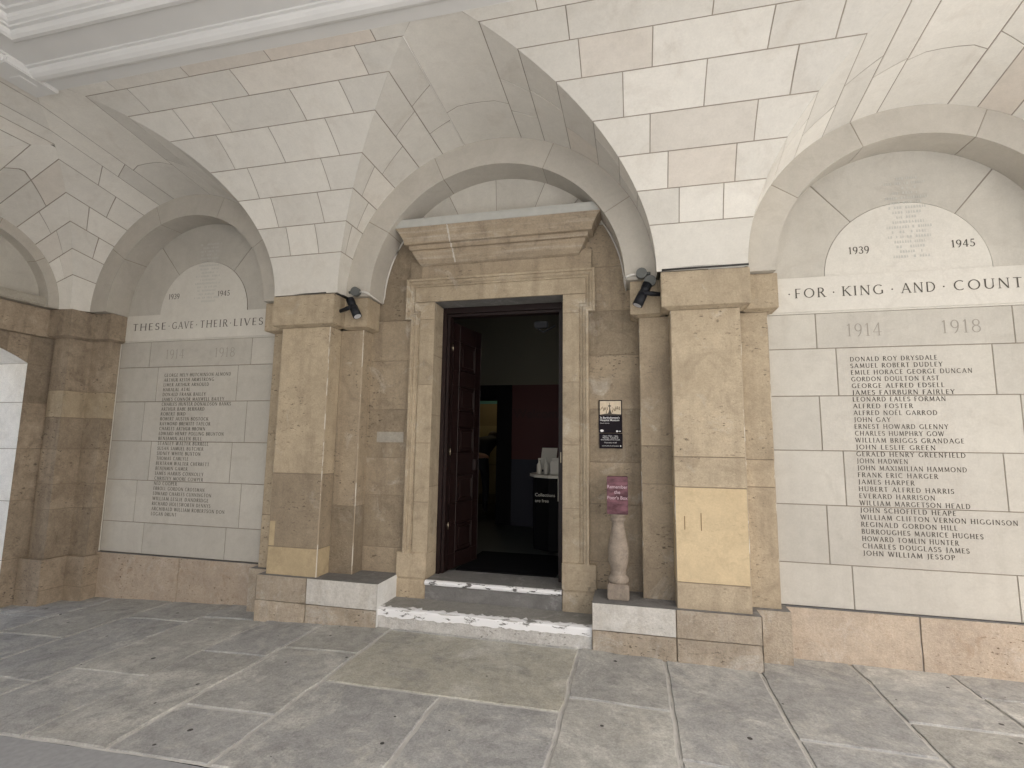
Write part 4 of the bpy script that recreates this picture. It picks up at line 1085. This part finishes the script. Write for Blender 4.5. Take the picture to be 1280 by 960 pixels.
bm = BM(); face(bm, [(-2.4, .5, 4.2), (2, .5, 4.2), (2, 8, 4.2), (-2.4, 8, 4.2)]); obj('hall_ceiling', bm, WALLUP, rw)
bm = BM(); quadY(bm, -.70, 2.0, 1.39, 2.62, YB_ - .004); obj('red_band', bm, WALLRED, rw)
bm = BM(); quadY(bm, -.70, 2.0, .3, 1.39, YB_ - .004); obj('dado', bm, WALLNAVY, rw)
bm = BM(); box(bm, -2.4, 2.0, .49, .56, 3.05, 4.2, 0); box(bm, -2.4, -.66, .49, .56, .2, 3.05, 0); box(bm, .66, 2.0, .49, .56, .2, 3.05, 0); obj('front_wall_lining', bm, WALLUP, rw)
sans('welcome_lettering', 'Welcome', .215, (-.665, YB_ - .008, 2.07), WELC, rw, bold=.02)
idr = thing('inner_doorway', 'black framed inner doorway in the hall back wall, left of the red band', 'doorway', (-1.1, YB_, STEP2))
bm = BM(); box(bm, -.945, -.69, YB_ - .03, YB_ + .15, STEP2, 2.62, .004); box(bm, -1.55, -.945, YB_ - .03, YB_ + .15, 2.37, 2.62, .004); box(bm, -1.55, -1.45, YB_ - .03, YB_ + .15, STEP2, 2.37, .004)
obj('door_frame', bm, BLACKP, idr)
bm = BM(); box(bm, -1.36, -1.24, YB_ - .04, YB_ - .028, 2.43, 2.53, .002); obj('exit_plate', bm, DARKG, idr)
gal = thing('gallery_wall', 'dim gallery wall beyond the inner doorway, teal over ochre', 'wall', (-1.6, 6.6, STEP2))
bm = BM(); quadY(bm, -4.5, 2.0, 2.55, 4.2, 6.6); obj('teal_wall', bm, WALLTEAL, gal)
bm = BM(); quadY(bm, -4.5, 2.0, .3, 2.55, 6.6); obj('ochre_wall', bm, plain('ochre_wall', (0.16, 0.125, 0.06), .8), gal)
bm = BM(); box(bm, -2.4, -1.36, 6.5, 6.58, 1.2, 2.05, .004); box(bm, -2.4, -1.36, 6.5, 6.58, .55, 1.17, .004)
dp = tag(obj('display_board', bm, YELB), 'yellow lit display board on the gallery wall behind the visitor', 'display')
# lit lamp in the gallery
bm = BM(); lathe(bm, [(.03, 2.68), (.035, 2.7), (.02, 2.74)], -1.66, 5.9, 12)
lm, N, L, b_ = mat('lamp_glow'); b_.inputs['Emission Color'].default_value = (1, .85, .6, 1); b_.inputs['Emission Strength'].default_value = 4
tag(obj('gallery_spotlight', bm, lm), 'small lit lamp glowing in the gallery beyond the inner doorway', 'lamp')
ld = bpy.data.lights.new('gallery_lamp', 'POINT'); ld.energy = 0.8; ld.color = (1, .8, .5); ld.shadow_soft_size = .05
lo2 = bpy.data.objects.new('gallery_lamp', ld); COL.objects.link(lo2); lo2.location = (-1.66, 5.85, 2.62)

# desk and its things
dk = thing('reception_desk', 'black reception desk with a pale worktop inside the hall', 'desk', (.5, 2.0, STEP2))
bm = BM()
def arcdesk(bm, z0, z1, grow, mi=0):
    pts = [(1.4, 1.75 - grow), (.55, 1.75 - grow), (.25, 1.8 - grow), (.05, 1.95 - grow * .6), (-.04 - grow, 2.2), (-.02 - grow, 2.6 + grow), (1.4, 2.6 + grow)]
    lo = [bm.verts.new((*q, z0)) for q in pts]; hi = [bm.verts.new((*q, z1)) for q in pts]
    for k in range(len(pts)): bm.faces.new((lo[k], lo[(k + 1) % len(pts)], hi[(k + 1) % len(pts)], hi[k]))
    bm.faces.new(hi); bm.faces.new(lo[::-1])
arcdesk(bm, STEP2, 1.215, -.03); obj('desk_body', bm, BLACKP, dk)
bm = BM(); arcdesk(bm, 1.215, 1.25, .02); obj('worktop', bm, DESKW, dk)
sans('desk_lettering', 'Collections', .055, (.10, 1.735, 1.0), DESKW, dk, rot=(math.pi / 2, 0, R(-5)))
sans('desk_lettering', 'are free', .055, (.10, 1.735, .93), DESKW, dk, rot=(math.pi / 2, 0, R(-5)))
def stand(bm, O, w_, h_, tilt, yaw):
    mt = Matrix.Translation(O) @ Matrix.Rotation(R(yaw), 4, 'Z') @ Matrix.Rotation(R(tilt), 4, 'X')
    b2 = bmesh.new(); bmesh.ops.create_cube(b2, size=1)
    for v in b2.verts: v.co = Vector((v.co.x * w_, v.co.y * .012, (v.co.z + .5) * h_))
    bmesh.ops.bevel(b2, geom=b2.edges[:], offset=.003, segments=1, affect='EDGES'); merge(bm, b2, mtx=mt)
bm = BM(); stand(bm, (.16, 2.28, 1.30), .22, .30, -18, -12); box(bm, .08, .24, 2.25, 2.37, 1.251, 1.266, .003); box(bm, .13, .19, 2.29, 2.33, 1.265, 1.34, .003)
tag(obj('tablet_stand', bm, DESKW), 'pale tilted screen on a small stand on the desk', 'screen')
bm = BM(); lathe(bm, [(.03, 1.251), (.034, 1.27), (.034, 1.37), (.014, 1.40), (.014, 1.43)], .10, 2.02, 14); box(bm, .085, .15, 2.01, 2.03, 1.43, 1.455, .004)
tag(obj('pump_bottle', bm, DESKW), 'pale pump bottle near the left end of the desk', 'bottle')
bm = BM(); lathe(bm, [(.028, 1.251), (.03, 1.27), (.03, 1.38), (.012, 1.42), (.004, 1.47)], .19, 2.0, 14)
tag(obj('nozzle_bottle', bm, DESKW), 'pale bottle with pointed nozzle beside the pump bottle', 'bottle')
bm = BM(); box(bm, .25, .42, 1.96, 2.05, 1.251, 1.42, .004); stand(bm, (.30, 2.02, 1.40), .09, .06, -8, 0); stand(bm, (.38, 2.02, 1.40), .07, .08, -8, 0)
tag(obj('leaflet_box', bm, DESKW), 'pale box of leaflets at the right end of the desk', 'leaflet box')
bm = BM(); stand(bm, (.40, 1.722, .95), .035, .29, 4, 6); tag(obj('hanging_leaflet', bm, DESKW), 'narrow pale strip hanging down the front of the desk', 'leaflet')

# visitor bending over in the gallery
pt = thing('person', 'visitor in black clothes bending forward in the gallery beyond the hall', 'person', (-1.75, 5.0, STEP2))
def skin_body(name, verts, edges, rad, mtl, parent, root=0, sub=1):
    me = bpy.data.meshes.new(name); me.from_pydata(verts, edges, []); o = bpy.data.objects.new(name, me); COL.objects.link(o)
    md = o.modifiers.new('skin', 'SKIN'); sv = me.skin_vertices[0].data
    for i, r in enumerate(rad): sv[i].radius = (r, r); sv[i].use_root = (i == root)
    md2 = o.modifiers.new('sub', 'SUBSURF'); md2.levels = sub; md2.render_levels = sub
    bpy.context.view_layer.update()
    m2 = bpy.data.meshes.new_from_object(o.evaluated_get(bpy.context.evaluated_depsgraph_get()))
    bpy.data.objects.remove(o); m2.materials.clear(); m2.materials.append(mtl)
    for p_ in m2.polygons: p_.use_smooth = True
    o = bpy.data.objects.new(name, m2); COL.objects.link(o)
    o.parent = parent; o.matrix_parent_inverse = Matrix.Translation(-parent.location)
    return o
bx, by, z0 = -1.62, 5.0, STEP2
V = [(bx, by, z0 + .98), (bx + .02, by + .06, z0 + 1.10), (bx + .05, by + .2, z0 + 1.28), (bx + .08, by + .36, z0 + 1.40), (bx + .09, by + .47, z0 + 1.43), (bx + .09, by + .56, z0 + 1.44), (bx + .09, by + .66, z0 + 1.45),
     (bx - .10, by, z0 + .9), (bx - .12, by + .05, z0 + .5), (bx - .12, by, z0 + .09), (bx - .12, by + .16, z0 + .035),
     (bx + .10, by, z0 + .9), (bx + .12, by + .05, z0 + .5), (bx + .12, by, z0 + .09), (bx + .12, by + .16, z0 + .035),
     (bx - .12, by + .36, z0 + 1.38), (bx - .2, by + .5, z0 + 1.14), (bx - .15, by + .7, z0 + 1.02),
     (bx + .28, by + .36, z0 + 1.38), (bx + .34, by + .5, z0 + 1.14), (bx + .28, by + .7, z0 + 1.02)]
Ed = [(0, 1), (1, 2), (2, 3), (3, 4), (4, 5), (5, 6), (0, 7), (7, 8), (8, 9), (9, 10), (0, 11), (11, 12), (12, 13), (13, 14), (3, 15), (15, 16), (16, 17), (3, 18), (18, 19), (19, 20)]
Ra = [.15, .14, .15, .14, .06, .09, .085, .11, .075, .05, .04, .11, .075, .05, .04, .07, .05, .035, .07, .05, .035]
skin_body('body', V, Ed, Ra, CLOTH, pt)
bm = BM(); b2 = bmesh.new(); bmesh.ops.create_uvsphere(b2, u_segments=18, v_segments=12, radius=1)
merge(bm, b2, mtx=Matrix.Translation((bx + .09, by + .6, z0 + 1.455)) @ Matrix.Diagonal((.105, .125, .115, 1)), smooth=True); obj('hair', bm, HAIR, pt)
bm = BM(); b2 = bmesh.new(); bmesh.ops.create_uvsphere(b2, u_segments=18, v_segments=10, radius=1)
merge(bm, b2, mtx=Matrix.Translation((bx + .01, by - .01, z0 + 1.06)) @ Matrix.Rotation(R(-20), 4, 'X') @ Matrix.Diagonal((.175, .16, .055, 1)), smooth=True); obj('bare_waist', bm, SKIN, pt)

# ------------------------------------------------------------------ signs on the wall
sg = thing('museum_sign', 'black museum name sign with a sepia photograph, right of the doorway', 'sign', (1.083, YW, 1.88))
ysg = YW - .018
bm = BM(); box(bm, .979, 1.188, ysg, YW - .001, 1.733, 2.031, .003); obj('sign_panel', bm, SIGNB, sg)
bm = BM(); quadY(bm, .990, 1.180, 1.892, 2.022, ysg - .001); ph = obj('photograph', bm, SEPIA, sg)
bm = BM()
rnd = random.Random(3)
face(bm, [(.990, ysg - .002, 1.892), (1.180, ysg - .002, 1.892), (1.180, ysg - .002, 1.900), (1.1, ysg - .002, 1.906), (1.05, ysg - .002, 1.908), (.990, ysg - .002, 1.898)])
face(bm, [(1.062, ysg - .002, 1.905), (1.098, ysg - .002, 1.905), (1.088, ysg - .002, 1.93), (1.082, ysg - .002, 1.962), (1.076, ysg - .002, 1.962), (1.072, ysg - .002, 1.93)])
face(bm, [(1.062, ysg - .0022, 1.972), (1.092, ysg - .0022, 1.972), (1.087, ysg - .0022, 1.983), (1.067, ysg - .0022, 1.983)])
face(bm, [(1.074, ysg - .0024, 1.96), (1.082, ysg - .0024, 1.96), (1.079, ysg - .0024, 2.008), (1.076, ysg - .0024, 2.008)])
obj('fountain_print', bm, SEPIAD, ph)
bm = BM()
for k in range(26):
    x = .994 + k * .0070 + rnd.uniform(-.003, .003)
    if 1.06 < x < 1.095: continue
    z = rnd.uniform(1.925, 1.965); s_ = rnd.uniform(.004, .010)
    face(bm, [(x - s_ * .6, ysg - .0015 - k * 2e-5, z - s_ * 1.8), (x + s_ * .6, ysg - .0015 - k * 2e-5, z - s_ * 1.6), (x + s_ * .4, ysg - .0015 - k * 2e-5, z + s_), (x - s_ * .5, ysg - .0015 - k * 2e-5, z + s_ * 1.2)])
obj('trees_print', bm, SEPIAM, ph)
yt = ysg - .0012
sans('sign_lettering', "St Bartholomew's", .0245, (.991, yt, 1.862), WHITE, sg, bold=.012)
sans('sign_lettering', 'Hospital Museum', .0245, (.991, yt, 1.840), WHITE, sg, bold=.012)
sans('sign_lettering', 'Museum entrance', .0115, (.991, yt, 1.817), WHITE, sg)
bm = BM()
def disc(bm, x, z, rx, rz, y, n=16): face(bm, [(x + rx * math.cos(2 * math.pi * k / n), y, z + rz * math.sin(2 * math.pi * k / n)) for k in range(n)])
disc(bm, 1.008, 1.752, .016, .012, yt); disc(bm, 1.142, 1.748, .009, .009, yt); quadY(bm, 1.155, 1.176, 1.745, 1.751, yt)
obj('emblem', bm, WHITE, sg)
sg2 = thing('opening_hours_sign', 'small black opening hours sign below the museum name sign', 'sign', (1.085, YW, 1.66))
bm = BM(); box(bm, .982, 1.190, ysg, YW - .001, 1.593, 1.728, .003); obj('sign_panel', bm, SIGNB, sg2)
for s_, z, sz in (('Open 10am – 4pm', 1.7, .0175), ('Monday, Tuesday &', 1.683, .0175), ('first Sunday of the month', 1.666, .0165), ('Free entry to all', 1.64, .0165), ('bartshealth.nhs.uk/museum', 1.612, .0135)):
    sans('sign_lettering', s_, sz, (1.083, yt, z), WHITE, sg2, align='CENTER')
bm = BM(); disc(bm, 1.172, 1.616, .006, .006, yt); obj('emblem', bm, WHITE, sg2)

# ------------------------------------------------------------------ baluster and poor box
bx_, by_ = 1.147, .01
bl = thing('stone_baluster', 'short turned stone baluster standing on the plinth right of the door', 'baluster', (bx_, by_, ZP))
bm = BM(); box(bm, bx_ - .088, bx_ + .088, by_ - .088, by_ + .088, ZP + .001, .492, .008); obj('base', bm, BALU, bl)
bm = BM(); lathe(bm, [(.078, .492), (.086, .505), (.084, .53), (.066, .548), (.060, .562), (.066, .572), (.060, .582), (.066, .60), (.080, .66), (.086, .72), (.083, .78), (.072, .84), (.060, .90), (.053, .95), (.051, .985), (.062, .995), (.064, 1.005), (.056, 1.015), (.058, 1.028), (.072, 1.040), (.072, 1.048)], bx_, by_, 32)
obj('shaft', bm, BALU, bl)
pb = thing('poor_box', 'faded purple box lettered Remember the Poor\'s Box on the baluster', 'collection box', (bx_, by_, 1.048))
bm = BM(); box(bm, bx_ - .086, bx_ + .086, by_ - .07, by_ + .07, 1.049, 1.358, .004); obj('box_body', bm, BOARD, pb)
LIL = plain('lilac_lettering', (0.45, 0.33, 0.36), .7)
for s_, z, sz in (('Remember', 1.262, .0375), ('the', 1.218, .0385), ("Poor's Box", 1.172, .0375)):
    sans('lettering', s_, sz, (bx_, by_ - .0712, z), LIL, pb, align='CENTER', bold=.018)

# ------------------------------------------------------------------ lights, boxes and cables on the capitals
def cyl_between(bm, a, b, r0, r1, n=18): tube(bm, [a, b], [r0, r1], n)
def spotlight(base, aim, label, arm_from):
    t = thing('spotlight', label, 'spotlight', base, 'black spotlights on the capitals')
    B = Vector(base); D = Vector(aim).normalized()
    bm = BM(); cyl_between(bm, B, B + D * .105, .036, .036)
    for k in range(5): cyl_between(bm, B + D * (.004 + k * .011), B + D * (.008 + k * .011), .040, .040)
    obj('lamp_body', bm, BLACKM, t)
    bm = BM(); cyl_between(bm, B + D * .095, B + D * .215, .041, .043); obj('snoot', bm, BLACKM, t)
    bm = BM(); cyl_between(bm, B + D * .208, B + D * .2175, .034, .034); obj('lens', bm, GLASS, t)
    bm = BM(); A0 = Vector(arm_from); mid = B + D * .10
    tube(bm, [A0, A0.lerp(mid, .5) + Vector((0, -.004, 0)), mid + Vector((0, -.03, 0))], [.018, .022, .02], 8); tube(bm, [mid + Vector((0, -.035, 0)), mid + Vector((0, .035, 0))], .022, 12)
    obj('bracket', bm, BLACKM, t)
    return t
spotlight((-1.42, -.115, 3.02), (.50, -.10, -.86), 'black spotlight aimed down right, on the capital left of the door', (-1.545, -.10, 2.905))
spotlight((1.425, -.115, 3.00), (-.40, -.10, -.86), 'black spotlight aimed down left, on the capital right of the door', (1.53, -.10, 2.905))
for s, lb in ((-1, 'round grey junction box on the left capital beside the door'), (1, 'round grey junction box on the right capital beside the door')):
    bm = BM(); c = Vector((s * 1.375, YC - .022, 3.10)); tube(bm, [c + Vector((0, .02, 0)), c + Vector((0, -.03, 0))], .046, 20); tube(bm, [c + Vector((s * .04, 0, 0)), c + Vector((s * .075, 0, 0))], .014, 8)
    if s > 0: tube(bm, [c + Vector((.07, .01, -.07)), c + Vector((.07, -.02, -.07))], .05, 18)
    tag(obj('junction_box', bm, DARKG), lb, 'junction box', 'junction boxes on the capitals')
    bm = BM()
    pts = [(s * 1.335, YC - .02, 3.10), (s * 1.29, YC - .022, 3.098), (s * 1.25, YC - .02, 3.085), (s * 1.236, YC + .0, 3.07)]
    tube(bm, pts, .011, 8)
    n = 14
    p2 = [(s * 1.236, YC, 3.07), (s * 1.236, .1, 3.06), (s * 1.24, YW - .02, 3.05)]
    for k in range(1, n + 1):
        a = R(44 * k / n); p2.append((s * (C2 - .008) * math.cos(a), YW - .014 , ZT + (C2 - .008) * math.sin(a)))
    tube(bm, p2, .0075, 6)
    tag(obj('white_cable', bm, CABLEW), 'white cable clipped along the inside of the door arch, ' + ('left' if s < 0 else 'right') + ' side', 'cable', 'white cables of the spotlights')
    bm = BM()
    if s > 0:
        p3 = [(P1 - CP + .01, YF - CP - .006, ZT + .012), (1.8, YF - CP - .008, ZT + .014), (P2 + CP - .01, YF - CP - .006, ZT + .016)]
        tube(bm, p3, .010, 6); tube(bm, [(a, b + .004, c + .016) for a, b, c in p3], .005, 6)
    else: tube(bm, [(-P2 - CP + .02, YF - CP + .004, ZT + .004), (-1.9, YF - CP - .002, ZT + .008), (-1.62, YF - CP - .003, ZT + .008), (-1.55, YF - CP + .03, ZT + .002), (-1.47, YF + .0, ZT - .01), (-1.43, -.1, 3.03)], .007, 6)
    tag(obj('black_cable', bm, CABLEB), 'thin black cable lying along the top of the ' + ('right' if s > 0 else 'left') + ' pier capital', 'cable', 'black cables on the capitals')
